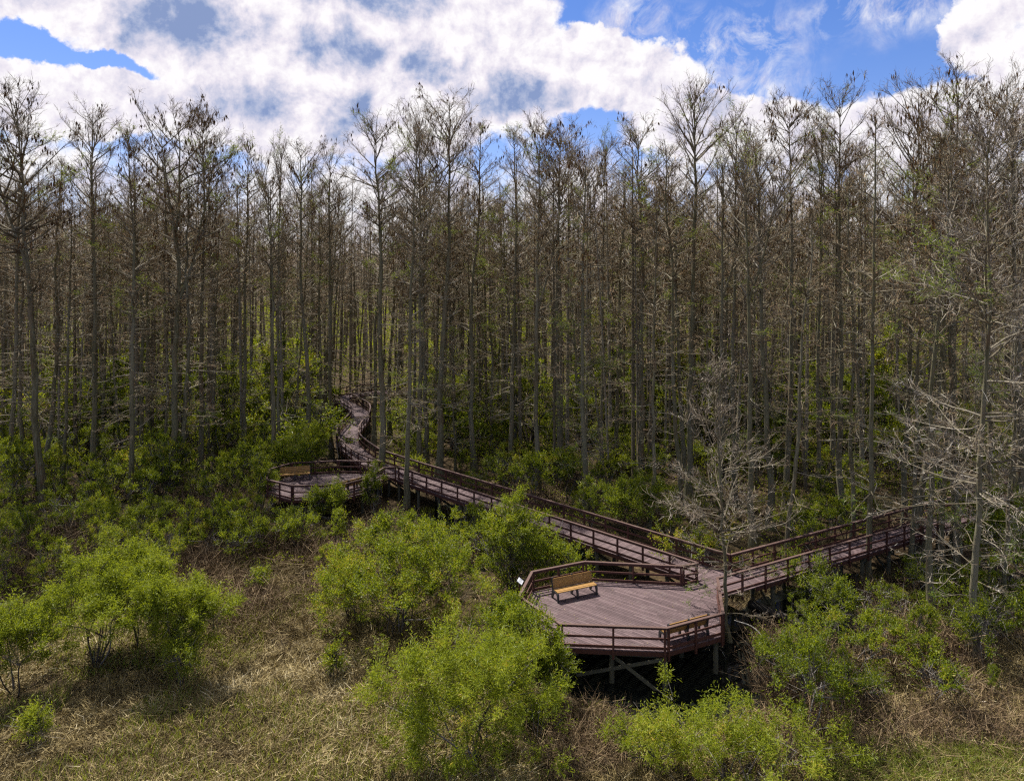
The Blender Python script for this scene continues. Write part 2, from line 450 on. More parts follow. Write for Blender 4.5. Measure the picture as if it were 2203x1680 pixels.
# the near platform: corners read on the railing line
P1 = (9.25, 38.5); P2 = (4.0, 39.1); P3 = (1.07, 37.8); P4 = (0.35, 35.0); P5 = (2.2, 32.3); P6 = (6.96, 31.94); P7 = (9.9, 33.3); P8 = (10.72, 37.05)
P0 = (10.2, 38.92); KK = (12.32, 40.02); AA = (13.2, 38.36); FF = (11.66, 40.64)
near = empty('viewing_platform', (0, 0, 0))
tag(near, 'eight-sided mauve-brown timber platform in the open carrying two benches', 'viewing platform', 'viewing platforms on the boardwalk')
boards_poly([P1, P2, P3, P4, P5, P6, P7, P8], math.radians(-38), near, seed=5)
boards_poly([P8, AA, KK, FF, P0, P1], math.radians(28), near, z=ZD + 0.001, seed=6)
railing(near, [P0, P1, P2, P3, P4, P5, P6, P7, P8], 1.75, pairs=True)
for a, b in zip([P1, P2, P3, P4, P5, P6, P7], [P2, P3, P4, P5, P6, P7, P8]):
    a = np.array(a); b = np.array(b); mb = MB()
    beam_between(mb, (*a, ZD - 0.135), (*b, ZD - 0.135), 0.045, 0.185, 0.4); mb.obj('fascia_board', M['rail'], near)
def joists(root, poly, ang, step=0.5, z=ZD):
    mb = MB(); d = (math.cos(ang), math.sin(ang)); n = (-d[1], d[0])
    ts = [n[0] * p[0] + n[1] * p[1] for p in poly]; t = min(ts) + 0.2
    while t < max(ts) - 0.1:
        q = clip(clip(poly, -n[0], -n[1], -(t - 0.022)), n[0], n[1], t + 0.022)
        if len(q) >= 3:
            ss = [d[0] * p[0] + d[1] * p[1] for p in q]; s0, s1 = min(ss) + 0.06, max(ss) - 0.06
            if s1 > s0 + 0.2:
                beam_between(mb, (d[0] * s0 + n[0] * t, d[1] * s0 + n[1] * t, z - 0.145), (d[0] * s1 + n[0] * t, d[1] * s1 + n[1] * t, z - 0.145), 0.044, 0.2, 0.4)
        t += step
    return mb.obj('floor_joists', M['pile'], root)
joists(near, [P1, P2, P3, P4, P5, P6, P7, P8], math.radians(52))
_c = np.array([5.6, 35.4])
for p, s in ((P2, .9), (P3, .9), (P4, .9), (P5, .93), (P6, .965), (P7, .93), (P8, .9), (P1, .9)):
    q = _c + (np.array(p) - _c) * s; pile(near, q[0], q[1])
for q in ((4.6, 32.7), (8.3, 34.8), (3.2, 35.0), (6.6, 37.9), (5.6, 35.2)): pile(near, *q)
for a, b in (((2.6, 32.75), (6.8, 32.25)), ((1.2, 35.1), (9.9, 36.0)), ((3.9, 38.3), (9.1, 37.9))):
    mb = MB(); beam_between(mb, (*a, ZD - 0.345), (*b, ZD - 0.345), 0.09, 0.19, 0.5); mb.obj('beam', M['pile'], near)
def brace(root, a, b, w=0.05, h=0.15):
    mb = MB(); beam_between(mb, a, b, w, h, 0.6); mb.obj('cross_brace', M['pile'], root)
brace(near, (6.8, 32.0, 1.42), (3.0, 33.0, 0.15)); brace(near, (4.55, 32.55, 1.35), (6.75, 32.0, -0.15))
brace(near, (9.6, 33.9, 1.4), (9.9, 36.3, 0.1)); brace(near, (3.2, 35.0, 1.4), (5.5, 35.2, 0.0)); brace(near, (8.2, 34.9, 1.4), (5.7, 35.25, 0.1))

def piles_along(root, P, width, step=2.6):
    Q = resample(P, step); L = offset(Q, width / 2 - 0.22); R = offset(Q, -width / 2 + 0.22)
    for k in range(len(Q)):
        pile(root, *L[k]); pile(root, *R[k])
        a = offset(Q, width / 2 - 0.02)[k]; b = offset(Q, -width / 2 + 0.02)[k]; mb = MB()
        beam_between(mb, (*a, ZD - 0.345), (*b, ZD - 0.345), 0.09, 0.19, 0.5); mb.obj('beam', M['pile'], root)
        if k % 2 == 0: brace(root, (*L[k], ZD - 0.4), (*R[k], 0.1))
def stringers(root, P, width):
    for s in (1, -1):
        mb = MB(); sweep(mb, offset(P, s * (width / 2 - 0.03)), 0.045, 0.2, ZD - 0.245, 0.4); mb.obj('stringer', M['rail'], root)

P0a = np.array(P0); FFa = np.array(FF)
C0 = (P0a + FFa) / 2; NE = np.array([-9.25, 57.5]); FE = np.array([-7.8, 58.95]); C1 = (NE + FE) / 2
WL = np.linalg.norm(FFa - P0a)
left = empty('boardwalk', (0, 0, 0))
tag(left, 'long straight railed timber boardwalk joining the two platforms above the swamp', 'boardwalk', 'boardwalk stretches')
cl = resample([C0, C1], 0.5); boards_path(cl, WL, left, seed=21)
railing(left, [NE, P0], 1.76, first=True, last=True, inner=-1)
railing(left, [KK, FE], 1.76, inner=1)
stringers(left, cl, WL); piles_along(left, cl[4:], WL)

# right-hand stretch
dR = norm(np.array([0.88, 0.472]))
right = empty('boardwalk', (0, 0, 0))
tag(right, 'railed timber boardwalk climbing away from the near platform into the cypress trunks', 'boardwalk', 'boardwalk stretches')
rm0 = (np.array(AA) + np.array(KK)) / 2; rc = resample([rm0, rm0 + dR * 32], 0.5); WR = np.linalg.norm(np.array(AA) - np.array(KK))
boards_path(rc, WR, right, seed=31)
railing(right, [np.array(AA) - dR * 2.8, np.array(AA) + dR * 32], 1.78, inner=1, first=False)
railing(right, [np.array(KK), np.array(KK) + dR * 32], 1.78, inner=-1)
stringers(right, rc, WR); piles_along(right, rc[3:], WR)

# winding stretch behind
wind = empty('boardwalk', (0, 0, 0))
tag(wind, 'narrow railed boardwalk winding away between shrubs and trunks beyond the shaded platform', 'boardwalk', 'boardwalk stretches')
wc = smooth([C1, (-10.6, 60.3), (-12.55, 62.4), (-14.5, 65.7), (-15.7, 68.3), (-16.4, 70.8), (-16.7, 73.5), (-16.8, 76.5), (-17.0, 79.5), (-17.9, 83.5), (-20.2, 87.8), (-21.9, 91), (-21.5, 94.2), (-19.0, 96.6), (-14.5, 98.3)], 6)
boards_path(wc, 2.1, wind, seed=41)
Wl = offset(wc, 1.05); Wr = offset(wc, -1.05)
keep = Wl[np.linalg.norm(Wl - np.array(NE), axis=1) > 2.2]
railing(wind, keep, 1.7, corners=False, inner=-1)
railing(wind, Wr, 1.7, corners=False, inner=1)
stringers(wind, wc, 2.1); piles_along(wind, wc[3:], 2.1, 3.4)

# far platform
Q = [(-9.35, 57.45), (-10.35, 57.2), (-11.1, 54.4), (-12.7, 52.75), (-16.3, 52.6), (-18.7, 54.1), (-19.4, 56.8), (-18.2, 58.6), (-14.5, 59.3), (-10.75, 59.0)]
farp = empty('viewing_platform', (0, 0, 0))
tag(farp, 'shaded timber platform half hidden by green shrubs beside the winding walkway', 'viewing platform', 'viewing platforms on the boardwalk')
boards_poly(Q[1:], math.radians(-38), farp, z=ZD - 0.001, seed=51)
railing(farp, Q, 1.75, inner=1, pairs=True)
joists(farp, Q[1:], math.radians(52))
_c = np.array([-15.2, 56.0])
for p in Q[1:]:
    q = _c + (np.array(p) - _c) * 0.9; pile(farp, q[0], q[1])
for a, b in zip(Q[1:-1], Q[2:]):
    mb = MB(); beam_between(mb, (*a, ZD - 0.135), (*b, ZD - 0.135), 0.045, 0.185, 0.4); mb.obj('fascia_board', M['rail'], farp)
mb = MB(); beam_between(mb, (-19, 54.6, ZD - 0.345), (-11.4, 54.8, ZD - 0.345), 0.09, 0.19, 0.5); mb.obj('beam', M['pile'], farp)
brace(farp, (-16.4, 52.9, 1.4), (-13.4, 53.0, 0.1)); brace(farp, (-13.2, 53.05, 1.4), (-16.2, 52.95, 0.1))

# ------------------------------------------------------------------ benches
def make_bench():
    root = empty('bench')
    L = 2.2
    mb = MB()
    for k, (y, z) in enumerate(((-0.27, 0.445), (-0.155, 0.452), (-0.04, 0.448), (0.07, 0.438))):
        box(mb, (0, y, z), (L, 0.098, 0.042), tint=0.35 + 0.15 * k)
    mb.obj('seat', M['bench'], root)
    mb = MB(); bd = norm(np.array([0, 0.22, 1.0]))
    for k in range(4):
        c = np.array([0, 0.165, 0.53]) + bd * 0.112 * k
        box(mb, c, (L, 0.094, 0.038), tint=0.4 + 0.12 * (k % 3), ay=bd)
    mb.obj('backrest', M['bench'], root)
    prof = [(-0.37, 0.0), (-0.28, 0.0), (-0.265, 0.22), (-0.22, 0.325), (-0.10, 0.36), (0.02, 0.33), (0.12, 0.23), (0.19, 0.10), (0.235, 0.0), (0.33, 0.0),
            (0.30, 0.16), (0.235, 0.36), (0.245, 0.52), (0.335, 0.925), (0.25, 0.945), (0.15, 0.52), (0.12, 0.425), (0.02, 0.412), (-0.29, 0.415), (-0.345, 0.385), (-0.365, 0.30)]
    # outline of the cast frame, stitched from strips so that its arch stays open
    strips = [[0, 1, 2, 3, 19, 20], [3, 4, 17, 18, 19], [4, 5, 16, 17], [5, 6, 11, 12, 15, 16], [6, 7, 10, 11], [7, 8, 9, 10], [12, 13, 14, 15]]
    for x in (-L / 2 + 0.02, 0.0, L / 2 - 0.02):
        mb = MB()
        for st in strips:
            pl = [prof[i] for i in st]; n = len(pl)
            V = [(x - 0.04, a, b) for a, b in pl] + [(x + 0.04, a, b) for a, b in pl]
            mb.add(V, [[i, (i + 1) % n, n + (i + 1) % n, n + i] for i in range(n)])
            mb.add(V, [[0, i + 1, i] for i in range(1, n - 1)]); mb.add(V, [[n, n + i, n + i + 1] for i in range(1, n - 1)])
        mb.obj('leg_frame', M['iron'], root)
    return root
bench = make_bench()
spots = [((3.28, 37.36), math.atan2(0.405, 0.914), 'golden slatted bench with black legs at the sunlit back railing of the near platform'),
         ((8.05, 33.12), math.atan2(0.42, 0.907) + PI, 'slatted bench seen from behind at the front railing of the near platform'),
         ((-17.6, 57.55), math.atan2(0.28, 0.96), 'weathered slatted bench on the shaded platform behind green shrubs'),
         ((-12.65, 54.3), math.atan2(1.0, 1.0) + PI, 'bench half hidden by leaves at the front railing of the shaded platform')]
for k, (p, a, lab) in enumerate(spots):
    o = bench if k == 0 else dup(bench)
    o.location = (p[0], p[1], ZD + 0.004); o.rotation_euler = (0, 0, a); o.scale = (1.06, 1.1, 1.1)
    tag(o, lab, 'bench', 'benches on the platforms')

sg = empty('information_sign', (0.42, 36.35, ZD), math.atan2(2.8, 0.72))
tag(sg, 'small white tilted information sign outside the platform railing', 'sign')
mb = MB(); box(mb, (0, 0.0, 1.22), (0.44, 0.30, 0.03), (1, 0, 0), 0.95, ay=(0, 0.8, 0.6))
mb.obj('panel', M['white'], sg)
mb = MB(); nz = np.cross([1, 0, 0], norm(np.array([0, 0.8, 0.6])))
for k in range(4): box(mb, np.array([-0.02, 0, 1.22]) + nz * 0.018 + np.array([0, 0.8, 0.6]) * (0.06 - 0.04 * k), (0.22 - 0.04 * (k % 2), 0.018, 0.004), (1, 0, 0), 0.45, ay=(0, 0.8, 0.6))
box(mb, np.array([0.15, 0, 1.22]) + nz * 0.018, (0.09, 0.16, 0.004), (1, 0, 0), 0.4, ay=(0, 0.8, 0.6))
mb.obj('printed_panel', M['white'], sg)
mb = MB(); box(mb, (-0.15, 0.0, 0.5), (0.06, 0.06, 1.42)); box(mb, (0.15, 0.0, 0.5), (0.06, 0.06, 1.42)); mb.obj('support_post', M['rail'], sg)

# ------------------------------------------------------------------ cypress trees
def walk(p, d, L, n, rng, bend=0.0, wob=0.12):
    P = [np.array(p, float)]; d = norm(np.array(d, float)); st = L / n
    for _ in range(n):
        d = norm(d + rng.normal(size=3) * wob + np.array([0, 0, bend])); P.append(P[-1] + d * st)
    return np.array(P)

def cypress(seed, H=30.0, r0=0.26, cb=0.42, cw=3.4, nb=62, low=24, peak=0.7, tassels=0, green=0.07, fork=False, pale=False, elev=(8, 52), twigk=0.9, tw=0.020, lowlen=2.5, lean=0.5):
    rng = np.random.default_rng(seed)
    root = empty('cypress_tree')
    n = 20; t = np.linspace(0, 1, n) ** 1.15
    r0 *= 0.80
    wob = np.cumsum(rng.normal(size=(n, 2)), 0) * 0.075; wob -= wob[0]
    le = rng.normal(size=2) * lean
    T = np.stack([wob[:, 0] + le[0] * t, wob[:, 1] + le[1] * t, t * H], 1)
    rad = r0 * (1 - t) ** 0.85 * 0.92 + 0.022 + r0 * 1.05 * np.exp(-t * H / 1.1)
    mt = MB(); T[0, 2] = -0.4
    tube(mt, T, rad, 9, 0.5)
    leaders = [(T, t)]
    if fork:
        for _ in range(1 if fork is True else fork):
            f0 = rng.uniform(0.5, 0.68); b = np.array([np.interp(f0, t, T[:, k]) for k in range(3)])
            az = rng.uniform(0, 2 * PI); d = np.array([math.cos(az) * 0.4, math.sin(az) * 0.4, 1.0])
            LP = walk(b, d, (1 - f0) * H * rng.uniform(0.85, 1.0), 9, rng, 0.12, 0.05)
            rr = np.interp(f0, t, rad) * np.linspace(0.85, 0.1, 10)
            tube(mt, LP, rr, 7, 0.5); leaders.append((LP, f0 + (1 - f0) * np.linspace(0, 1, 10)))
    mt.obj('trunk', [M['bark']], root, smooth=True)
    mc = MB()
    p0s, dirs, lens, tts, grs = [], [], [], [], []
    tas = []
    us = np.r_[rng.uniform(0, 1, int(nb * 1.12)) ** 0.85, rng.uniform(0.93, 1.0, 7), -rng.uniform(0, 1, low)]
    az = rng.uniform(0, 6.28)
    for u in us:
        az += 2.4 + rng.normal() * 0.5
        isl = u < 0
        tt = cb + (0.985 - cb) * u if not isl else cb * (1 + 0.62 * u)
        LP, lt = leaders[rng.integers(len(leaders))] if not isl else leaders[0]
        if tt < lt[0] + 0.01: LP, lt = leaders[0]
        b = np.array([np.interp(tt, lt, LP[:, k]) for k in range(3)])
        s = max(0.0, u)
        if isl: L = lowlen * rng.uniform(0.4, 1.25); e = math.radians(rng.normal(4, 10))
        else:
            sh = 0.42 + 0.58 * math.exp(-((s - peak) / 0.38) ** 2)
            if s > 0.88: sh *= 1 - (s - 0.88) * 3.0
            L = 1.12 * cw * sh * rng.uniform(0.6, 1.15); e = math.radians(elev[0] + (elev[1] - elev[0]) * s + rng.normal() * 9)
        d = np.array([math.cos(az) * math.cos(e), math.sin(az) * math.cos(e), math.sin(e)])
        BP = walk(b, d, L, 6, rng, 0.035 if not isl else -0.02, 0.11)
        r1 = (0.020 + 0.014 * L) * (1.15 - 0.55 * s) * (0.6 if isl else 1) * (0.55 if pale else 1)
        tube(mc, BP, np.linspace(r1, 0.009, 7), 4, rng.uniform(0.1, 0.9), 0)
        ns = max(3, int(L * 2.6 * (0.85 if isl else 1)))
        g = rng.uniform() < green
        for k in range(ns):
            f = rng.uniform(0.22, 1.0); fi = f * 6; i0 = min(int(fi), 5); q = BP[i0] + (BP[i0 + 1] - BP[i0]) * (fi - i0)
            bd = norm(BP[i0 + 1] - BP[i0]); sd = norm(np.cross(bd, [0, 0, 1.0])) * rng.choice([-1, 1])
            d2 = norm(bd * 0.75 + sd * rng.uniform(0.35, 0.95) + np.array([0, 0, rng.normal(0.12 + 0.2 * s, 0.22)]))
            l2 = L * rng.uniform(0.16, 0.42) * (1.1 - 0.4 * f) + 0.18
            SP = walk(q, d2, l2, 3, rng, 0.03, 0.16)
            tube(mc, SP, np.linspace(0.013, 0.006, 4), 3, rng.uniform(0.1, 1.0), 0)
            m = int((3.0 + l2 * 6.5) * twigk)
            ff = rng.uniform(0.1, 1.0, m) * 3; ii = np.minimum(ff.astype(int), 2)
            q2 = SP[ii] + (SP[ii + 1] - SP[ii]) * (ff - ii)[:, None]
            dd = norm(norm(SP[ii + 1] - SP[ii]) * 0.7 + rng.normal(size=(m, 3)) * 0.5 + np.array([0, 0, 0.08 + 0.1 * s]))
            p0s.append(q2); dirs.append(dd); lens.append(rng.uniform(0.2, 0.68, m) * (0.75 if isl else 1)); tts.append(rng.uniform(0, 1, m)); grs.append(np.full(m, g))
            if tassels and tt > 0.62 and rng.uniform() < tassels:
                tas.append(SP[rng.integers(1, 4)])
    p0 = np.concatenate(p0s); dd = np.concatenate(dirs); ll = np.concatenate(lens); tv = np.concatenate(tts); gg = np.concatenate(grs)
    mid = p0 + dd * ll[:, None] * 0.55; d3 = norm(dd + rng.normal(size=dd.shape) * 0.28)
    tip = mid + d3 * ll[:, None] * 0.5
    ribbons(mc, p0, mid, tw, tw * 0.8, rng, tv, 1); ribbons(mc, mid, tip, tw * 0.8, tw * 0.45, rng, tv, 1)
    if gg.any():
        P = np.repeat(p0[gg], 7, 0); D = np.repeat(dd[gg], 7, 0); Lg = np.repeat(ll[gg], 7)
        P = P + D * (rng.uniform(0.1, 1.1, len(P)) * Lg)[:, None]
        leaves(mc, P, norm(D * 0.5 + rng.normal(size=P.shape) * [0.8, 0.8, 0.25]), rng.uniform(0.09, 0.17, len(P)), 0.03, rng, rng.uniform(0, 1, len(P)), 3, up=1.5)
    if tas:
        A = np.array(tas); A = np.repeat(A, 4, 0) + rng.normal(size=(len(A) * 4, 3)) * 0.22
        ln = rng.uniform(0.22, 0.6, len(A))
        for _ in range(2):
            leaves(mc, A, np.array([0, 0, -1.0]) + rng.normal(size=A.shape) * 0.14, ln, rng.uniform(0.06, 0.13, len(A)), rng, rng.uniform(0, 1, len(A)), 2)
    mc.obj('crown', [M['branch'], M['twig_pale'] if pale else M['twig'], M['tassel'], M['needle']], root)
    root['H'] = max(c.data.vertices and max(v.co.z for v in c.data.vertices) for c in root.children)
    return root

protos = {
 'wide': [dict(seed=101, r0=0.33, cb=0.46, cw=5.2, nb=66, peak=0.62, tassels=0.22, fork=True, elev=(5, 50)),
          dict(seed=102, r0=0.36, cb=0.42, cw=5.0, nb=70, peak=0.72, tassels=0.25, fork=2, elev=(8, 48)),
          dict(seed=103, r0=0.34, cb=0.48, cw=4.8, nb=64, peak=0.66, tassels=0.07, fork=True, elev=(15, 55))],
 'tall': [dict(seed=111, r0=0.30, cb=0.45, cw=3.3, nb=58, peak=0.7, tassels=0.10), dict(seed=112, r0=0.27, cb=0.40, cw=3.0, nb=62, peak=0.55, tassels=0.03),
          dict(seed=113, r0=0.31, cb=0.50, cw=3.7, nb=54, peak=0.75, tassels=0.05, elev=(10, 60)), dict(seed=114, r0=0.26, cb=0.38, cw=2.8, nb=64, peak=0.45, green=0.06),
          dict(seed=115, r0=0.29, cb=0.47, cw=3.4, nb=56, peak=0.8, tassels=0.16, elev=(0, 45)), dict(seed=116, r0=0.25, cb=0.42, cw=3.1, nb=56, peak=0.6, lean=0.9)],
 'thin': [dict(seed=121, r0=0.17, cb=0.45, cw=2.0, nb=44, low=14, peak=0.5), dict(seed=122, r0=0.15, cb=0.35, cw=1.8, nb=50, low=10, peak=0.35),
          dict(seed=123, r0=0.18, cb=0.50, cw=2.3, nb=40, low=18, peak=0.7, lean=1.0), dict(seed=124, r0=0.16, cb=0.40, cw=2.0, nb=46, peak=0.4, tassels=0.05)],
 'airy': [dict(seed=131, r0=0.30, cb=0.60, cw=4.2, nb=40, peak=0.55, twigk=0.7, elev=(25, 62), tassels=0.05, low=10), dict(seed=132, r0=0.27, cb=0.58, cw=3.8, nb=38, peak=0.65, twigk=0.7, elev=(30, 65), fork=True, low=12)],
 'snag': [dict(seed=161, H=19, r0=0.2, cb=0.45, cw=1.9, nb=16, low=14, twigk=0.5, lean=1.4, green=0), dict(seed=162, H=15, r0=0.24, cb=0.5, cw=1.5, nb=9, low=9, twigk=0.3, lean=1.8, green=0)],
 'fresh': [dict(seed=141, H=22, r0=0.2, cb=0.30, cw=3.2, nb=46, peak=0.35, green=0.42, elev=(0, 35))],
 'pale': [dict(seed=151, H=16, r0=0.125, cb=0.24, cw=3.5, nb=60, low=6, peak=0.3, pale=True, elev=(6, 48), twigk=0.95, tw=0.017), 
          dict(seed=152, H=24, r0=0.20, cb=0.30, cw=5.2, nb=60, low=16, peak=0.3, pale=True, elev=(0, 40), twigk=0.9, tw=0.017, lowlen=3.6)],
}
LIB = {}
def proto(kind, idx):
    k = (kind, idx % len(protos[kind]))
    if k not in LIB: LIB[k] = [cypress(**protos[kind][k[1]]), False]
    e = LIB[k]
    if not e[1]: e[1] = True; return e[0]
    return dup(e[0])
_tr = np.random.default_rng(77)
def put_tree(kind, idx, X, Y, H, label, group=None, wx=1.0, rz=None):
    o = proto(kind, idx); s = H / o['H']
    o.location = (X, Y, float(gz(X, Y)) - 0.05); o.scale = (s ** 0.5 * wx, s ** 0.5 * wx, s)
    tl = 0.006 if group and 'own' in group else 0.028
    o.rotation_euler = (_tr.normal() * tl, _tr.normal() * tl, _tr.uniform(0, 6.28) if rz is None else rz)
    tag(o, label, 'tree', group)
    return o

HERO = [
 # column, top row, distance, kind, index, width, label
 (20, 232, 60, 'tall', 5, 1.0, 'leaning bare cypress at the very left edge of the forest'),
 (95, 158, 57, 'wide', 0, 1.05, 'broad tall bare cypress with hanging brown tufts near the left end of the skyline'),
 (205, 207, 61, 'tall', 0, 0.95, 'narrow cypress with dark tufts just beside the broad one at the skyline left end'),
 (283, 258, 57, 'tall', 3, 1.0, 'cypress with a thick pale grey trunk rising from bushes far left of the shaded platform'),
 (370, 200, 60, 'wide', 1, 1.05, 'widest round crown on the left skyline, thick with drooping brown tufts'),
 (432, 197, 63, 'tall', 4, 1.0, 'straight cypress whose tufted top overlaps the widest round crown'),
 (530, 285, 68, 'tall', 1, 0.9, 'lower bare cypress in the skyline dip beyond the widest round crown'),
 (597, 266, 66, 'airy', 1, 0.75, 'thin upright cypress with a narrow airy top in the skyline dip'),
 (665, 284, 66, 'tall', 0, 1.0, 'low rounded cypress above the shaded platform bench'),
 (712, 292, 70, 'tall', 2, 0.8, 'slim cypress just left of the gap above the winding walkway'),
 (822, 228, 62, 'tall', 2, 1.15, 'cypress with rusty crown just right of the gap above the winding walkway'),
 (873, 250, 56.3, 'tall', 5, 1.0, 'grey trunked cypress standing in front of the straight boardwalk railing'),
 (908, 205, 64, 'wide', 2, 0.8, 'dark thick trunk rising close beside the centre peak of the skyline'),
 (945, 178, 62.5, 'tall', 0, 1.15, 'cypress forming the centre peak of the skyline, dark tufts on its tip'),
 (1020, 248, 66, 'tall', 1, 1.05, 'slanting crowned cypress on the right shoulder of the centre peak'),
 (1100, 258, 65, 'tall', 3, 1.0, 'cypress with touches of fresh green needles near the skyline centre'),
 (1158, 245, 58.5, 'wide', 2, 0.85, 'thick straight trunk directly behind the middle of the straight boardwalk'),
 (1205, 236, 63, 'tall', 4, 1.25, 'flat topped cypress with a rust brown cap right of the centre peak'),
 (1290, 258, 63, 'airy', 1, 0.7, 'slim pale cypress with a sparse round top beyond the flat rust capped one'),
 (1380, 238, 60, 'tall', 2, 1.15, 'vase shaped bare cypress left of the tallest airy crown'),
 (1463, 300, 53.5, 'thin', 2, 1.3, 'dark straight trunk behind the bend where boardwalk meets platform'),
 (1482, 148, 57, 'airy', 0, 1.0, 'tall open airy crown standing alone against white cloud and blue sky'),
 (1582, 203, 56, 'airy', 1, 0.95, 'open crowned cypress just right of the tall airy one'),
 (1692, 172, 55, 'tall', 4, 1.0, 'compact dark topped cypress alone against the blue gap of sky'),
 (1762, 215, 56, 'airy', 1, 0.8, 'slender curved cypress beside the compact dark topped one'),
 (1812, 148, 52, 'tall', 2, 0.9, 'twin stemmed upright cypress reaching into the blue sky'),
 (1868, 225, 43.5, 'thin', 0, 1.2, 'slim cypress trunk just in front of the right-hand boardwalk railing'),
 (1945, 158, 49, 'wide', 0, 0.75, 'cypress with a dark tufted flat crown right of the twin stemmed one'),
 (2055, 128, 47, 'wide', 2, 0.95, 'tallest broad crown near the right end of the skyline with ochre tips'),
 (2135, 140, 49, 'wide', 1, 0.7, 'cypress whose slanting limbs fill the sky beside the tallest right crown'),
 (2198, 165, 46, 'tall', 0, 1.1, 'cypress cut off by the right edge of the picture'),
 (1958, 330, 44.7, 'thin', 1, 1.1, 'thin trunk right at the end of the visible right-hand boardwalk deck'),
 (1979, 260, 46, 'thin', 2, 1.6, 'sturdy trunk hiding the right-hand boardwalk where it enters the trees'),
 (2003, 215, 38.3, 'tall', 1, 0.85, 'tall lichened trunk standing in low shrubs right of the near platform'),
 (2022, 300, 43.7, 'thin', 3, 1.3, 'dark trunk paired close behind the lichened one'),
 (2057, 330, 43, 'thin', 0, 1.2, 'slim leaning trunk among pale twigs near the right edge'),
 (2180, 250, 50.6, 'thin', 1, 1.3, 'dark trunk rising above the round green bush at the right edge'),
 (2096, 210, 34, 'pale', 1, 0.95, 'nearest cypress, mottled trunk with long pale twiggy limbs at right'),
 (1573, 735, 36.2, 'pale', 0, 0.95, 'young cypress with fine whitish twigs beside the near platform corner'),
 (1690, 420, 43.5, 'thin', 2, 1.1, 'dark slim cypress just behind the start of the right-hand boardwalk'),
 (45, 400, 64, 'thin', 2, 1.5, 'bare dark stem second from the left edge'),
 (97, 380, 62, 'thin', 3, 1.7, 'thick mossy trunk low at the left edge of the forest'),
 (136, 420, 61, 'thin', 0, 1.2, 'pale bleached slim trunk low at the left of the forest'),
 (385, 380, 60, 'thin', 3, 1.6, 'dark straight trunk below the widest round crown'),
 (1058, 450, 72, 'fresh', 0, 0.9, 'cypress with fresh green feathery needles behind the straight boardwalk'),
 (980, 700, 66, 'fresh', 0, 0.8, 'short young cypress in bright new green just behind the boardwalk bend'),
 (1300, 690, 75, 'fresh', 0, 0.8, 'young green needled cypress deep behind the middle of the straight boardwalk'),
 (1630, 480, 62, 'pale', 0, 0.9, 'grey twiggy young cypress deep behind the right-hand boardwalk start'),
 (1838, 360, 47.5, 'thin', 3, 1.2, 'slim cypress against the far railing of the right-hand boardwalk'),
 (2160, 560, 39, 'pale', 1, 0.8, 'pale limbed cypress leaning over the right edge'),
]
TREES = []
for px, ty, Y, kind, idx, wx, lab in HERO:
    X = at(px, Y); TREES.append((X, Y))
    put_tree(kind, idx, X, Y, top_z(ty, Y), lab, 'cypress trees with a look of their own', wx)

PATHS = np.vstack([resample(np.array([C0, C1]), 0.7), resample(rc, 0.7), resample(wc, 0.7), resample(np.array(Q), 0.5)])
def front(X):
    if X < -18: return 58.0 + 0.02 * (X + 18)
    if X < 11.5: return 39.8 + (10.9 - X) * 0.943 + 6.0
    return 38.9 + (X - 11.5) * 0.535 + 4.5
rf = np.random.default_rng(4242)
wild = []
def scatter(n, y0, y1, dmin, tries=200000, pts=None):
    pts = [] if pts is None else pts
    got = []
    for _ in range(tries):
        if len(got) >= n: break
        Y = math.sqrt(rf.uniform(y0 ** 2, y1 ** 2)); X = rf.uniform(-0.80, 0.80) * Y
        if Y < front(X) + abs(rf.normal()) * 2.0: continue
        A = np.array(TREES + got)
        if np.min((A[:, 0] - X) ** 2 + (A[:, 1] - Y) ** 2) < dmin ** 2: continue
        if np.min((PATHS[:, 0] - X) ** 2 + (PATHS[:, 1] - Y) ** 2) < 1.75 ** 2: continue
        u = X / Y
        if -0.248 < u < -0.196 and Y < 90: continue
        got.append((X, Y))
    return got
pts = sorted(scatter(236, 44, 112, 2.7), key=lambda p: p[1])
def zone(X, Y):
    u = X / Y
    side = 'left' if u < -0.22 else ('mid' if u < 0.30 else 'right')
    return side, 'near' if Y < (76 if side != 'right' else 70) else 'deep'
TXT = {
 ('left', 'near'): 'slender bare cypress in the crowded front rows of forest left of the winding walkway',
 ('left', 'deep'): 'bare cypress deep in the forest left of the winding walkway, trunk mostly hidden',
 ('mid', 'near'): 'bare cypress in the crowded rows close behind the straight boardwalk',
 ('mid', 'deep'): 'bare cypress deep in the forest beyond the straight boardwalk, trunk mostly hidden',
 ('right', 'near'): 'bare cypress in the crowded rows close behind the right-hand boardwalk',
 ('right', 'deep'): 'bare cypress deep in the forest beyond the right-hand boardwalk, trunk mostly hidden'}
for X, Y in pts:
    r = rf.uniform(); kind = 'tall' if r < 0.56 else ('thin' if r < 0.88 else ('airy' if r < 0.95 else 'wide'))
    q = rf.uniform()
    if q < 0.075: kind = 'fresh'
    elif q < 0.12: kind = 'snag'
    u = X / Y
    H = (rf.normal(28.8, 2.2) if Y < 66 else (rf.normal(27.6, 2.3) if Y < 86 else rf.normal(25.6, 2.2))) - (1.8 if kind == 'thin' else 0) + (1.2 if u > 0.3 else 0)
    if kind in ('snag', 'fresh'): H = rf.uniform(13, 21)
    cap = 19.2 + (570 - (275 if u < 0.2 else 230)) / F * Y
    H = min(H, cap - rf.uniform(0, 2.5))
    z = zone(X, Y)
    put_tree(kind, int(rf.integers(10)), X, Y, H, TXT[z], 'cypresses ' + z[0] + ' ' + z[1] + ' in the forest', rf.uniform(0.85, 1.1))

def clear_of_path(X, Y, r):
    return np.min((PATHS[:, 0] - X) ** 2 + (PATHS[:, 1] - Y) ** 2) > r * r

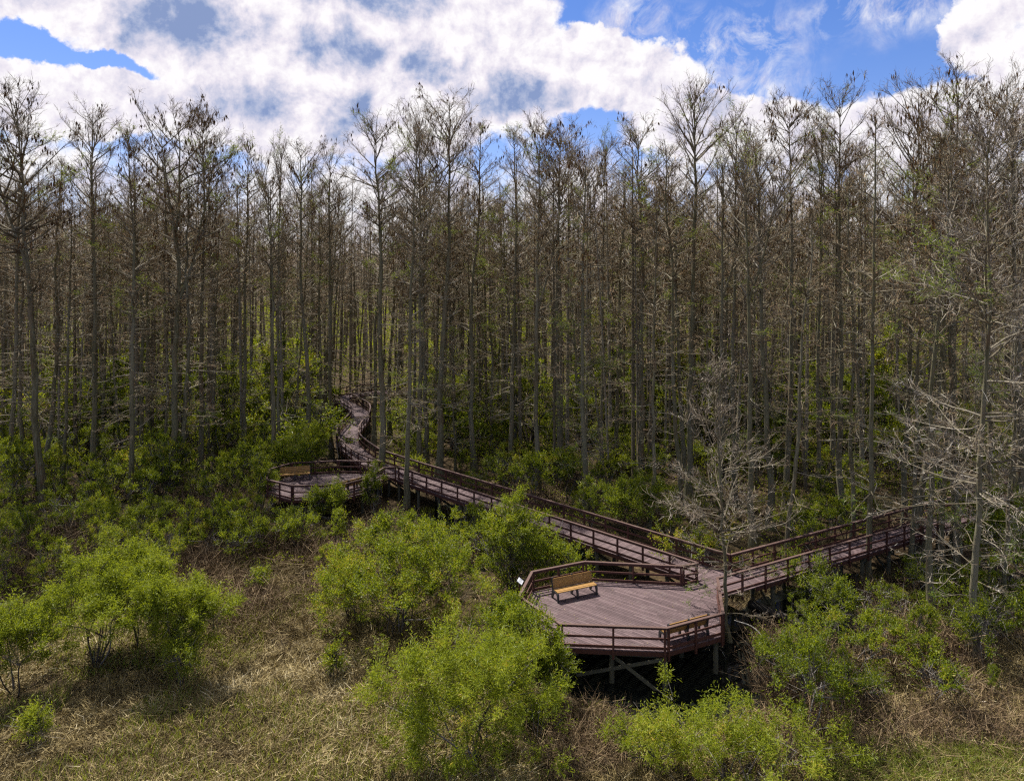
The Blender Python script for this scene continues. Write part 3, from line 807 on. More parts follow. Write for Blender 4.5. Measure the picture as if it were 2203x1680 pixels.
# the forest beyond: nobody could count it
def far_forest():
    rng = np.random.default_rng(9); mb = MB()
    Y = np.r_[np.sqrt(rng.uniform(60 ** 2, 112 ** 2, 420)), np.sqrt(rng.uniform(108 ** 2, 240 ** 2, 850)), np.sqrt(rng.uniform(240 ** 2, 620 ** 2, 1100))]; X = rng.uniform(-0.82, 0.82, len(Y)) * Y
    for x, y in zip(X, Y):
        far = y > 240
        if y < 115 and (not clear_of_path(x, y, 2.2) or (-0.248 < x / y < -0.196 and y < 90) or y < front(x) + 8): continue
        H = rng.normal(27.0, 2.0) if y < 112 else rng.normal(24.0, 2.2); r = rng.uniform(0.08, 0.17) if y < 112 else rng.uniform(0.10, 0.24); ln = rng.normal(size=2) * 0.7
        tube(mb, [(x, y, -0.2), (x + ln[0] * 0.4, y + ln[1] * 0.4, H * 0.45), (x + ln[0], y + ln[1], H)], [r * 1.4, r, 0.04], 3 if far else 5, rng.uniform(0, 0.9), 0)
        big = 1.0 + (min(max(y, 104), 240) - 104) / 120 + max(0, y - 240) / 150
        nb = int(34 / big ** 0.5); tt = 0.36 + 0.63 * rng.uniform(0, 1, nb) ** 0.85; az = rng.uniform(0, 6.28, nb)
        s = np.clip((tt - 0.38) / 0.62, 0, 1); L = rng.uniform(1.5, 3.9, nb) * (0.5 + 0.6 * np.exp(-((s - 0.6) / 0.4) ** 2)); e = np.radians(5 + 45 * s)
        b = np.stack([x + ln[0] * tt, y + ln[1] * tt, H * tt], 1)
        d = np.stack([np.cos(az) * np.cos(e), np.sin(az) * np.cos(e), np.sin(e)], 1)
        ribbons(mb, b, b + d * L[:, None], 0.06 * big, 0.03, rng, rng.uniform(0, 1, nb), 0)
        m = int(12 / big ** 0.5)
        q = np.repeat(b, m, 0) + np.repeat(d * L[:, None], m, 0) * rng.uniform(0.3, 1.05, (nb * m, 1))
        dd = norm(np.repeat(d, m, 0) * 0.6 + rng.normal(size=q.shape) * 0.6)
        ribbons(mb, q, q + dd * rng.uniform(0.4, 1.2, (nb * m, 1)), 0.042 * big, 0.016 * big, rng, rng.uniform(0, 1, nb * m), 1)
    o = mb.obj('far_forest', [M['branch'], M['twig']])
    tag(o, 'far reddish grey mass of bare cypress forest reaching the horizon', 'forest', kind='stuff')
far_forest()

# ------------------------------------------------------------------ shrubs
def shrub(seed, w, d, h, sprigs, per, ll, lw, lobes=7, kind='gloss', stems=7, droop=0.0, low=0.35, gap=0.5, name='leafy_shrub', bare=0.35, sprl=(0.25, 0.6), tmul=1.0):
    rng = np.random.default_rng(seed); root = empty(name)
    an = rng.uniform(0, 6.28, lobes); rr = np.sqrt(rng.uniform(0.03, 1, lobes)) * 0.82
    C = np.stack([np.cos(an) * rr * w / 2, np.sin(an) * rr * d / 2, h * (low + (0.80 - low) * (rng.uniform(0.0, 1, lobes) ** 0.7) * (1 - 0.35 * rr))], 1)
    Rx = rng.uniform(0.13, 0.28, lobes) * w; Ry = rng.uniform(0.13, 0.28, lobes) * d; Rz = rng.uniform(0.12, 0.26, lobes) * h
    big = np.exp(rng.normal(size=lobes) * 0.30); Rx *= big; Ry *= big; Rz *= np.exp(rng.normal(size=lobes) * 0.25)
    C[0] = (0, 0, 0.66 * h); Rz[0] = 0.26 * h
    wt = Rx * Rz; wt = wt / wt.sum()
    # leaves gather in tight clumps set over each lobe, with gaps between
    ncl = max(lobes * 4, int(sprigs / 20)); kc = rng.choice(lobes, ncl, p=wt)
    cv = norm(rng.normal(size=(ncl, 3)) + np.array([0, 0, 0.35])); RR = np.stack([Rx[kc], Ry[kc], Rz[kc]], 1)
    cp = C[kc] + cv * RR * (0.45 + 0.65 * rng.uniform(0, 1, (ncl, 1)) ** 0.7)
    cr = rng.uniform(0.07, 0.27, ncl) * (0.5 + 0.12 * w) * (1.5 - gap)
    c = rng.integers(ncl, size=sprigs); k = kc[c]
    v = norm(cv[c] + rng.normal(size=(sprigs, 3)) * 0.5)
    P = cp[c] + norm(rng.normal(size=(sprigs, 3)) + [0, 0, 0.25]) * (cr[c] * rng.uniform(0.25, 1.0, sprigs) ** 0.6)[:, None] * np.array([1.25, 1.25, 0.8])
    P[:, 2] = np.maximum(P[:, 2], 0.12 * h * rng.uniform(0.6, 1.6, sprigs))
    ax = norm(v * 0.8 + np.array([0, 0, 0.55]) + rng.normal(size=v.shape) * 0.35)
    sl = rng.uniform(*sprl, sprigs)
    shoot = (rng.uniform(size=ncl) < 0.16)[c] & (rng.uniform(size=sprigs) < 0.4)       # long shoots break the outline
    ax[shoot] = norm(cv[c[shoot]] * 0.6 + np.array([0, 0, 0.8]) + rng.normal(size=(shoot.sum(), 3)) * 0.25); sl[shoot] *= rng.uniform(1.6, 2.6, shoot.sum())
    mst = MB()
    for j in range(stems):
        kk = j % lobes; b = np.array([rng.normal() * 0.02, rng.normal() * 0.02, -0.25])
        e = C[kk] + rng.normal(size=3) * 0.12 * h
        m1 = b + (e - b) * np.array([0.25, 0.25, 0.4]) + rng.normal(size=3) * 0.06 * h; m2 = b + (e - b) * np.array([0.6, 0.6, 0.75]) + rng.normal(size=3) * 0.05 * h
        SP = smooth([b, m1, m2, e], 4); r = rng.uniform(0.02, 0.045) * (h / 4) ** 0.5
        tube(mst, SP, np.linspace(r, r * 0.35, len(SP)), 5, rng.uniform(0, 1))
    # twigs reach from the limbs to the sprigs
    sel = rng.choice(sprigs, min(sprigs, 160), replace=False)
    base = C[k[sel]] + (P[sel] - C[k[sel]]) * rng.uniform(0.0, 0.4, (len(sel), 1)) - np.array([0, 0, 0.12 * h])
    ribbons(mst, base, P[sel], 0.024, 0.012, rng, rng.uniform(0, 1, len(sel)))
    nb = int(bare * 260)
    if nb:
        kk = rng.integers(lobes, size=nb); vv = norm(rng.normal(size=(nb, 3)) + [0, 0, 0.3]); b0 = C[kk] + vv * np.stack([Rx, Ry, Rz], 1)[kk] * rng.uniform(0.2, 0.9, (nb, 1))
        b1 = b0 + norm(vv + rng.normal(size=(nb, 3)) * 0.6) * rng.uniform(0.3, 0.9, (nb, 1))
        ribbons(mst, b0, b1, 0.02, 0.008, rng, rng.uniform(0.5, 1, nb))
    mst.obj('stem', [M['stem']], root, smooth=True)
    ml = MB()
    n = sprigs * per; idx = np.repeat(np.arange(sprigs), per); t = np.tile((np.arange(per) + 0.5) / per, sprigs)
    ref = norm(np.cross(ax, rng.normal(size=ax.shape))); ref2 = np.cross(ax, ref)
    a = t * per * 2.4 + rng.uniform(0, 6.28, n); A = ax[idx]
    rad = ref[idx] * np.cos(a)[:, None] + ref2[idx] * np.sin(a)[:, None]
    pos = P[idx] + A * (t * sl[idx])[:, None] + rng.normal(size=(n, 3)) * 0.015
    D = A * (0.35 + 0.5 * t)[:, None] + rad * 0.85 + np.array([0, 0, -droop]) + rng.normal(size=(n, 3)) * 0.2
    tb = np.clip(rng.uniform(0.1, 0.8, ncl)[c] + rng.normal(size=sprigs) * 0.12, 0, 0.95)
    hue = rng.normal(size=lobes)[k] * 0.09
    tint = np.clip(hue[idx] + tb[idx] * 0.55 + rng.uniform(0, 0.45, n) + (rng.uniform(0, 1, n) > 0.97) * 0.4, 0, 1) * tmul
    leaves(ml, pos, D, ll * rng.uniform(0.45, 1.25, n), lw * rng.uniform(0.65, 1.2, n), rng, tint, 0, up=0.9)
    ml.obj('foliage', [M[kind]], root)
    root['hh'] = h; root['ww'] = w
    return root

# shrubs with a look of their own: column, row of the foot, width, depth, height ...
def hero_shrub(px, Y, lab, name='leafy_shrub', rz=0.0, **kw):
    o = shrub(name=name, **kw); X = at(px, Y)
    o.location = (X, Y, float(gz(X, Y))); o.rotation_euler = (0, 0, rz)
    tag(o, lab, 'shrub', 'shrubs with a look of their own')
    return o
SHR = []
def HS(px, Y, w, h, lab, kind='gloss', dens=1.0, seed=0, d=None, name='leafy_shrub', **kw):
    d = w * 0.8 if d is None else d
    SHR.append((at(px, Y), Y, w * 0.5))
    if kind == 'willow':
        n = int(112 * w * h * dens); a = dict(per=8, ll=0.185, lw=0.036, droop=0.25, lobes=11, stems=9, gap=0.5, sprl=(0.3, 0.7))
    else:
        n = int(94 * w * h * dens); a = dict(per=7, ll=0.118, lw=0.058, lobes=9, stems=8, gap=0.6)
    a.update(kw)
    return hero_shrub(px, Y, lab, name, seed=seed, w=w, d=d, h=h, sprigs=n, kind=kind, **a)

HS(205, 33.6, 6.0, 5.3, 'wide yellow-green willow shrub with feathery domes in the golden reeds at left', 'willow', 1.0, 301, name='willow_shrub', low=0.42, lobes=12)
HS(385, 33.2, 4.4, 4.9, 'right dome of the willow thicket in the golden reeds, ochre at its rim', 'willow', 1.0, 340, name='willow_shrub', low=0.40, lobes=8, stems=5)
HS(300, 35.2, 3.6, 5.4, 'highest back dome of the willow thicket in the golden reeds', 'willow', 1.0, 341, name='willow_shrub', low=0.45, lobes=6, stems=4)
HS(30, 31.5, 4.4, 4.2, 'small feathery willow cut off by the left edge beside the wide one', 'willow', 0.9, 302, name='willow_shrub', low=0.45, stems=4)
HS(388, 31.9, 2.6, 3.0, 'low drooping willow lobe at the right foot of the wide yellow-green willow', 'willow', 0.8, 303, name='willow_shrub', low=0.5, stems=3)
HS(75, 28.2, 1.5, 1.2, 'knee-high willow sapling in the reeds near the bottom left corner', 'willow', 1.0, 304, name='willow_shrub', lobes=4, stems=3, low=0.4)
HS(1015, 27.0, 6.2, 5.7, 'big bright willow shrub in the centre foreground with long narrow leaves', 'willow', 1.15, 305, d=5.2, name='willow_shrub', low=0.10, stems=11, lobes=16)
HS(1095, 31.0, 4.0, 4.3, 'leafy green shrub pressing against the front corner of the near platform', 'gloss', 1.2, 306, low=0.30)
HS(1190, 31.0, 2.2, 2.6, 'small dark glossy shrub under the front railing of the near platform', 'gloss', 1.2, 307, lobes=6)
HS(1092, 34.2, 2.6, 3.3, 'leafy shrub leaning over the bench-side corner of the near platform', 'gloss', 1.0, 308, lobes=6)
HS(862, 36.3, 8.4, 5.6, 'large round light green shrub with many bare stems in the middle of the marsh', 'gloss', 1.25, 309, low=0.38, stems=16, lobes=13, tmul=1.12, bare=0.5)
HS(755, 37.8, 3.4, 3.6, 'yellowish shrub on the shoulder of the large round light green one', 'gloss', 1.0, 310, lobes=6, tmul=1.25)
HS(1100, 41.5, 5.0, 6.0, 'tall pyramidal green shrub in front of the straight boardwalk', 'gloss', 1.2, 311, low=0.35, lobes=9, bare=0.8, stems=12)
HS(1195, 41.2, 4.6, 2.9, 'low spreading shrub between the straight boardwalk and the near platform railing', 'gloss', 1.2, 312, lobes=7)
HS(1560, 26.2, 7.4, 3.3, 'bright sprawling willow shrub in the foreground right of the black pool', 'willow', 0.75, 313, d=4.5, name='willow_shrub', low=0.10, stems=12, lobes=15)
HS(1395, 27.2, 2.4, 2.0, 'low sparse willow sprigs at the near edge of the black pool', 'willow', 0.7, 314, name='willow_shrub', lobes=5)
HS(1735, 29.2, 4.4, 4.0, 'leafy sapling with a forked dark trunk in the foreground right', 'gloss', 0.75, 315, low=0.60, stems=3, lobes=7, ll=0.12, lw=0.05)
HS(1665, 31.5, 3.0, 2.7, 'green shrub between the foreground sapling and the near platform', 'gloss', 0.9, 316, lobes=5, ll=0.11, lw=0.05)
HS(1735, 39.3, 6.0, 3.3, 'loose dark shrub hiding part of the right-hand boardwalk railing', 'gloss', 0.62, 317, lobes=10, low=0.4, bare=1.0, ll=0.11)
HS(1860, 37.0, 5.0, 2.6, 'dim sprawling shrub below the right-hand boardwalk among grey twigs', 'gloss', 0.6, 318, lobes=8, bare=1.2)
HS(2165, 42.5, 5.2, 6.4, 'round dense green bush at the right edge under pale twigs', 'gloss', 1.2, 319, lobes=9, low=0.3)
HS(2120, 34.0, 4.6, 3.4, 'shaded bush at the foot of the nearest mottled cypress', 'gloss', 0.6, 320, lobes=7, bare=0.8)
HS(1365, 50.5, 5.6, 4.3, 'rounded bright bush behind the middle of the straight boardwalk', 'gloss', 1.2, 321, lobes=8)
HS(660, 60.8, 6.0, 5.6, 'bright green bush crowding the inside of the winding walkway bend', 'gloss', 1.2, 322, lobes=9, tmul=1.1)
HS(562, 55.5, 3.0, 4.4, 'yellow-green bush at the bench end of the shaded platform', 'gloss', 1.0, 323, lobes=6, tmul=1.2)
HS(722, 51.2, 3.2, 3.6, 'leafy bush climbing the front railing of the shaded platform', 'gloss', 1.1, 324, lobes=6)
HS(805, 54.0, 1.7, 4.6, 'thin upright leafy shrub at the entrance of the shaded platform', 'gloss', 1.0, 325, lobes=5, d=1.7)
HS(640, 47.5, 3.8, 2.6, 'low leafy bush below the shaded platform supports', 'gloss', 0.9, 326, lobes=7)
HS(505, 45.8, 4.0, 2.5, 'grey-green straggly bush left of the marsh clearing', 'gloss', 0.8, 327, lobes=7, bare=1.0)
HS(560, 42.0, 1.8, 1.2, 'low light green shrublet at the top of the marsh clearing', 'gloss', 0.9, 328, lobes=4)
HS(715, 32.6, 0.9, 1.5, 'lone leafy sprig in the reeds below the large round shrub', 'gloss', 1.2, 329, lobes=3, d=0.9)
HS(2010, 30.5, 3.0, 2.0, 'thin leafy sapling in the shaded reeds at lower right', 'gloss', 0.5, 330, lobes=5, low=0.5, stems=3)
HS(1890, 30.4, 2.0, 1.5, 'sparse low bush among straw stalks at lower right', 'gloss', 0.5, 331, lobes=4)

sprot = []
for s in range(9):
    w, h = [(4.2, 3.6), (3.4, 4.4), (5.0, 3.2), (3.0, 2.6), (4.4, 4.8), (3.6, 3.0), (2.6, 3.6), (4.8, 4.0), (3.2, 5.2)][s]
    sprot.append([shrub(400 + s, w, w * 0.85, h, int(34 * w * h), 8, 0.135, 0.068, lobes=7 + s % 3, kind='gloss', stems=6, gap=0.6, bare=0.3 * (s % 3), tmul=1.0 + 0.1 * (s % 3)), False])
rs = np.random.default_rng(515)
def put_shrub(X, Y, sc, label, group):
    e = sprot[int(rs.integers(len(sprot)))]
    if e[1]: o = dup(e[0])
    else: o = e[0]; e[1] = True
    o.location = (X, Y, float(gz(X, Y))); o.scale = (sc * rs.uniform(0.9, 1.15), sc * rs.uniform(0.9, 1.15), sc * rs.uniform(0.85, 1.15)); o.rotation_euler = (0, 0, rs.uniform(0, 6.28))
    tag(o, label, 'shrub', group)
def shrub_zone(n, fn, dmin, sc, label, group):
    got = []
    for _ in range(60000):
        if len(got) >= n: break
        X, Y = fn()
        if any((X - a) ** 2 + (Y - b) ** 2 < dmin ** 2 for a, b in got): continue
        if any((X - a) ** 2 + (Y - b) ** 2 < (r * 0.7 + 0.8) ** 2 for a, b, r in SHR): continue
        if not clear_of_path(X, Y, 2.6): continue
        u = X / Y
        if -0.25 < u < -0.195 and 56 < Y < 96: continue
        got.append((X, Y)); put_shrub(X, Y, rs.uniform(*sc), label, group)
    SHR.extend((a, b, 1.0) for a, b in got)
def polar(u0, u1, y0, y1):
    def f():
        Y = math.sqrt(rs.uniform(y0 ** 2, y1 ** 2)); return rs.uniform(u0, u1) * Y, Y
    return f
def behind(u0, u1, y1, m=3.0):
    def f():
        while True:
            Y = math.sqrt(rs.uniform(40 ** 2, y1 ** 2)); X = rs.uniform(u0, u1) * Y
            if Y > front(X) - 6 + m: return X, Y
    return f
shrub_zone(16, polar(-0.75, -0.48, 40, 46), 2.2, (0.5, 0.8), 'dark straggly bush at the rim of the thicket behind the wide willow', 'bushes at the rim of the left thicket')
shrub_zone(40, polar(-0.75, -0.24, 46.5, 60), 2.1, (0.6, 1.05), 'dusky green bush in the thicket between the wide willow and the left-hand trees', 'bushes in the thicket left of the shaded platform')
shrub_zone(58, behind(-0.75, -0.25, 84), 2.3, (0.75, 1.25), 'sunlit green bush under the cypresses left of the winding walkway', 'bushes under the left-hand trees')
shrub_zone(62, behind(-0.19, 0.34, 88, 3.6), 2.4, (0.7, 1.15), 'sunlit green bush under the cypresses behind the straight boardwalk', 'bushes behind the straight boardwalk')
shrub_zone(44, behind(0.36, 0.76, 82, 4.0), 2.4, (0.7, 1.15), 'green bush under the cypresses behind the right-hand boardwalk', 'bushes behind the right-hand boardwalk')
shrub_zone(20, polar(0.38, 0.76, 30.5, 44), 1.9, (0.4, 0.8), 'shaded straggly bush in the brush below the right-hand boardwalk', 'bushes below the right-hand boardwalk')
shrub_zone(8, polar(-0.30, -0.02, 42, 50), 2.0, (0.5, 0.85), 'dusky bush in the brush below the straight boardwalk', 'bushes below the straight boardwalk')

def green_zone(n, fn, label, group):
    c = 0
    for _ in range(3000):
        if c >= n: break
        X, Y = fn()
        if not clear_of_path(X, Y, 3.6) or -0.26 < X / Y < -0.185 or Y < front(X) + 7: continue
        sc = rs.uniform(1.3, 2.5); put_shrub(X, Y, sc, label, group); c += 1
        bpy.context.view_layer.update()
def middle_storey():
    k = len(COL.objects)
    green_zone(42, polar(-0.74, -0.26, 62, 108), 'small green-leaved tree deep among the cypresses left of the winding walkway', 'green middle-storey trees on the left')
    green_zone(34, polar(-0.18, 0.33, 66, 112), 'small green-leaved tree deep among the cypresses beyond the straight boardwalk', 'green middle-storey trees in the middle')
    green_zone(26, polar(0.36, 0.74, 58, 105), 'small green-leaved tree deep among the cypresses beyond the right-hand boardwalk', 'green middle-storey trees on the right')
    for o in list(COL.objects)[k:]:
        if 'category' in o: o['category'] = 'tree'; o.name = 'green_tree'
middle_storey()

def undergrowth():
    rng = np.random.default_rng(21); mb = MB()
    for _ in range(2800):
        Y = math.sqrt(rng.uniform(62 ** 2, 300 ** 2)); X = rng.uniform(-0.80, 0.80) * Y
        if not clear_of_path(X, Y, 3.0): continue
        if -0.245 < X / Y < -0.197 and Y < 92: continue
        if rng.uniform() < 0.12 * (Y > 120): continue
        if Y < front(X) + 4: continue
        h = rng.uniform(1.3, 3.6) if Y < 80 else rng.uniform(2.0, 8.5) ; w = rng.uniform(1.6, 3.4) if Y < 80 else rng.uniform(2.0, 5.0); k = max(Y / 78, 0.85)
        m = int(240 / k)
        c = norm(rng.normal(size=(m // 12 + 1, 3)) + [0, 0, 0.4]) * np.array([w / 2, w / 2, h * 0.42]) + np.array([X, Y, h * 0.52])
        p = c[rng.integers(len(c), size=m)] + rng.normal(size=(m, 3)) * 0.34
        leaves(mb, p, rng.normal(size=(m, 3)) + [0, 0, 0.2], 0.20 * k ** 0.8 * rng.uniform(0.7, 1.3, m), 0.11 * k ** 0.8, rng, np.clip(rng.normal(0.62, 0.22) * 0.65 + rng.uniform(0, 0.45, m), 0, 1), up=0.8)
    o = mb.obj('undergrowth', [M['matte']]); tag(o, 'deep green undergrowth filling the far forest floor', 'undergrowth', kind='stuff')
undergrowth()

# bare dead brush between the shrubs
def dead_brush(seed, w, h, n):
    rng = np.random.default_rng(seed); mb = MB()
    a = rng.uniform(0, 6.28, n); r = np.sqrt(rng.uniform(0, 1, n)) * w / 2
    b = np.stack([np.cos(a) * r, np.sin(a) * r, -0.1 + 0 * a], 1)
    d = norm(np.stack([rng.normal(size=n) * 0.6, rng.normal(size=n) * 0.6, rng.uniform(0.15, 1.2, n)], 1)); L = h * rng.uniform(0.4, 1.1, n)
    m = b + d * L[:, None] * 0.6; e = m + norm(d + rng.normal(size=(n, 3)) * 0.6 - [0, 0, 0.3]) * L[:, None] * 0.5
    t = rng.uniform(0, 1, n)
    ribbons(mb, b, m, 0.030, 0.022, rng, t); ribbons(mb, m, e, 0.022, 0.010, rng, t)
    o = mb.obj('dead_brush', [M['brush']]); return o
bp = [[dead_brush(600 + s, 2.6 + 0.5 * s, 1.5 + 0.25 * s, 420), False] for s in range(4)]
def brush_zone(n, fn, label, group, sc=(0.7, 1.2)):
    c = 0
    for _ in range(5000):
        if c >= n: break
        X, Y = fn()
        if not clear_of_path(X, Y, 1.8): continue
        if ((X - 6.3) / 6.0) ** 2 + ((Y - 34.8) / 4.6) ** 2 < 1: continue
        e = bp[int(rs.integers(4))]; o = e[0].copy() if e[1] else e[0]
        if e[1]: COL.objects.link(o)
        e[1] = True
        s = rs.uniform(*sc); o.location = (X, Y, float(gz(X, Y))); o.scale = (s, s, s * rs.uniform(0.7, 1.0)); o.rotation_euler = (0, 0, rs.uniform(0, 6.28))
        tag(o, label, 'brush', group); c += 1
brush_zone(22, polar(-0.75, -0.26, 43, 58), 'reddish grey bare brush standing in the thicket left of the shaded platform', 'bare brush in the left thicket', (0.9, 1.7))
brush_zone(16, polar(-0.50, -0.20, 38, 46), 'brown tangle of dead stalks along the far rim of the marsh clearing', 'dead brush round the marsh clearing')
brush_zone(12, polar(-0.24, 0.02, 40, 52), 'brown tangle of dead stalks in the dip below the straight boardwalk', 'dead brush below the straight boardwalk')
brush_zone(26, polar(0.36, 0.76, 27.5, 42), 'brown tangle of dead stalks in the shade below the right-hand boardwalk', 'dead brush below the right-hand boardwalk')
brush_zone(9, polar(0.34, 0.42, 31, 36.5), 'grey brown tangle of dead branches in the shade against the near platform', 'dead brush beside the near platform', (0.6, 0.9))
brush_zone(8, polar(0.02, 0.15, 26.5, 29.5), 'brown heap of collapsed stalks at the near rim of the black pool', 'dead brush at the pool rim', (0.5, 0.8))
brush_zone(10, behind(-0.1, 0.3, 62, 2.5), 'orange brown dead ferns in the opening behind the straight boardwalk', 'dead ferns behind the straight boardwalk', (0.6, 1.0))

# ------------------------------------------------------------------ reeds, shoots, litter
def noise2(x, y, f, seed):
    r = np.random.default_rng(seed); z = 0
    for k in range(10):
        a = r.uniform(0, 6.28); fr = f * r.uniform(0.5, 2.2)
        z = z + np.sin((np.cos(a) * x + np.sin(a) * y) * fr + r.uniform(0, 6.28))
    return z / 10 ** 0.5
def area(n, u0, u1, y0, y1, rng):
    Y = np.sqrt(rng.uniform(y0 ** 2, y1 ** 2, n)); return rng.uniform(u0, u1, n) * Y, Y
def dry_zone(x, y):      # off the pools
    return gz(x, y) > 0.0
def blades(mb, x, y, L, el, az, w, rng, tint, bend=0.8, mat=0):
    n = len(x); z = gz(x, y)
    b = np.stack([x, y, z - 0.03], 1)
    d = np.stack([np.cos(az) * np.cos(el), np.sin(az) * np.cos(el), np.sin(el)], 1)
    m = b + d * (L * 0.5)[:, None]
    el2 = el - bend * rng.uniform(0.2, 1.3, n); az2 = az + rng.normal(size=n) * 0.5
    d2 = np.stack([np.cos(az2) * np.cos(el2), np.sin(az2) * np.cos(el2), np.sin(el2)], 1)
    e = m + d2 * (L * 0.55)[:, None]; e[:, 2] = np.maximum(e[:, 2], z + 0.02)
    ribbons(mb, b, m, w, w * 0.9, rng, tint, mat); ribbons(mb, m, e, w * 0.9, w * 0.25, rng, tint, mat)
def litter():
    rng = np.random.default_rng(88); mb = MB(); n = 260
    x = rng.uniform(0.8, 12.5, n); y = rng.uniform(32.3, 40.0, n); k = []
    poly = [P1, P2, P3, P4, P5, P6, P7, P8]
    for a, b in zip(x, y):
        k.append(all((q[0] - p[0]) * (b - p[1]) - (q[1] - p[1]) * (a - p[0]) > 0.12 for p, q in zip(poly, poly[1:] + poly[:1])))
    k = np.array(k); x, y = x[k], y[k]; n = len(x)
    s0 = rng.uniform(0, 6.28, n)
    leaves(mb, np.stack([x, y, np.full(n, ZD + 0.012)], 1), np.stack([np.cos(s0), np.sin(s0), 0.05 * s0 / 6], 1), rng.uniform(0.03, 0.09, n), rng.uniform(0.015, 0.035, n), rng, rng.uniform(0, 0.9, n), up=30.0)
    o = mb.obj('leaf_litter', [M['reed']]); tag(o, 'small dry leaves blown over the platform boards', 'leaf litter', kind='stuff')
litter()
def reeds():
    rng = np.random.default_rng(31); mb = MB()
    def patch(n, u0, u1, y0, y1, tm, L=(0.3, 0.95), el=(0.0, 0.7), w=(0.010, 0.026), up=0.09):
        x, y = area(n, u0, u1, y0, y1, rng)
        c = noise2(x, y, 1.5, 5); k = dry_zone(x, y) & (rng.uniform(0, 1, n) < np.clip(0.68 + 0.5 * c, 0.06, 1)); x, y, c = x[k], y[k], c[k]; n = len(x)
        e = rng.uniform(*el, n) + (rng.uniform(0, 1, n) < up) * rng.uniform(0.4, 0.8, n)
        az = 2.2 * noise2(x, y, 0.35, 77) + rng.normal(size=n) * 1.0
        t = np.clip(rng.normal(tm, 0.22, n) + 0.13 * c + 0.13 * noise2(x, y, 0.5, 8), 0.02, 1)
        blades(mb, x, y, rng.uniform(*L, n), e, az, rng.uniform(*w, n), rng, t)
    patch(105000, -0.78, 0.02, 24.5, 36, 0.48)
    patch(34000, -0.78, -0.16, 36, 46, 0.40)
    patch(56000, 0.0, 0.78, 24.5, 31, 0.40)
    patch(34000, 0.30, 0.78, 30, 42, 0.36)
    patch(12000, -0.30, 0.05, 36, 56, 0.32)
    patch(9000, -0.1, 0.45, 44, 62, 0.38)
    # standing tufts
    def tufts(nt, per, u0, u1, y0, y1, tm, L=(0.2, 0.6)):
        x, y = area(nt, u0, u1, y0, y1, rng); k = dry_zone(x, y) & (noise2(x, y, 1.1, 41) > -0.5); x, y = x[k], y[k]
        ph = np.repeat(np.clip(rng.normal(tm, 0.16, len(x)), 0, 1), per)
        X = np.repeat(x, per); Y = np.repeat(y, per); n = len(X); a = rng.uniform(0, 6.28, n); r = rng.uniform(0, 0.12, n)
        blades(mb, X + np.cos(a) * r, Y + np.sin(a) * r, rng.uniform(*L, n), rng.uniform(0.5, 1.4, n), a, rng.uniform(0.012, 0.026, n), rng, np.clip(ph + rng.normal(size=n) * 0.12, 0, 1), 0.9)
    tufts(5200, 12, -0.78, 0.04, 24.5, 37, 0.42); tufts(3000, 12, 0.05, 0.78, 24.5, 38, 0.40); tufts(1500, 14, -0.5, -0.1, 36, 46, 0.35, (0.4, 1.0))
    o = mb.obj('dry_reeds', [M['reed']]); tag(o, 'matted golden dead reeds covering the marsh', 'reeds', kind='stuff')
    mb = MB(); x, y = area(26000, -0.78, 0.05, 24.5, 42, rng); k = dry_zone(x, y) & (noise2(x, y, 0.7, 12) > -0.2); x, y = x[k], y[k]; n = len(x)
    blades(mb, x, y, rng.uniform(0.2, 0.6, n), rng.uniform(0.9, 1.5, n), rng.uniform(0, 6.28, n), rng.uniform(0.016, 0.036, n), rng, rng.uniform(0, 1, n), 0.3)
    x, y = area(9000, 0.44, 0.80, 24.5, 28.0, rng); n = len(x)
    k = noise2(x, y, 0.6, 14) > 0.1; x, y = x[k], y[k]; n = len(x)
    blades(mb, x, y, rng.uniform(0.25, 0.7, n), rng.uniform(0.4, 1.3, n), rng.uniform(0, 6.28, n), rng.uniform(0.010, 0.02, n), rng, np.clip(rng.normal(0.6, 0.2, n), 0, 1), 0.6)
    x, y = area(2600, 0.1, 0.6, 24.5, 40, rng); k = dry_zone(x, y) & (noise2(x, y, 0.6, 15) > 0.2); x, y = x[k], y[k]; n = len(x)
    blades(mb, x, y, rng.uniform(0.3, 0.7, n), rng.uniform(0.7, 1.4, n), rng.uniform(0, 6.28, n), rng.uniform(0.02, 0.04, n), rng, rng.uniform(0, 1, n), 0.4)
    o = mb.obj('green_shoots', [M['shoot']]); tag(o, 'fresh green blades pushing up through the dead reeds', 'shoots', kind='stuff')
    # low leafy cover on the forest floor and round the pools
    mb = MB(); x, y = area(150000, -0.78, 0.78, 36, 112, rng)
    k = dry_zone(x, y) & (noise2(x, y, 0.45, 17) > -0.1) & ~((y < 44) & (x < -8) & (x > -22)) & (np.abs(x / y + 0.222) > 0.03); x, y = x[k], y[k]
    k = np.array([True] * len(x))
    for px_, py_ in PATHS[::2]: k &= (x - px_) ** 2 + (y - py_) ** 2 > 1.7 ** 2
    x, y = x[k], y[k]; n = len(x)
    p = np.stack([x, y, gz(x, y) + rng.uniform(0.05, 1.2, n) * np.clip(0.6 + 0.5 * noise2(x, y, 0.9, 19), 0.1, 1.5)], 1)
    leaves(mb, p, rng.normal(size=(n, 3)) + [0, 0, 0.5], 0.19 * rng.uniform(0.6, 1.3, n), 0.085, rng, np.clip(rng.normal(0.46, 0.2, n), 0, 1), up=0.8)
    o = mb.obj('ground_cover', [M['matte']]); tag(o, 'low leafy ground cover between shrubs and trunks', 'ground cover', kind='stuff')
    # bleached fallen leaves
    mb = MB(); x, y = area(55, 0.28, 0.72, 26.5, 38, rng); k = dry_zone(x, y); x, y = x[k], y[k]; n = len(x)
    p = np.stack([x, y, gz(x, y) + rng.uniform(0.15, 0.45, n)], 1)
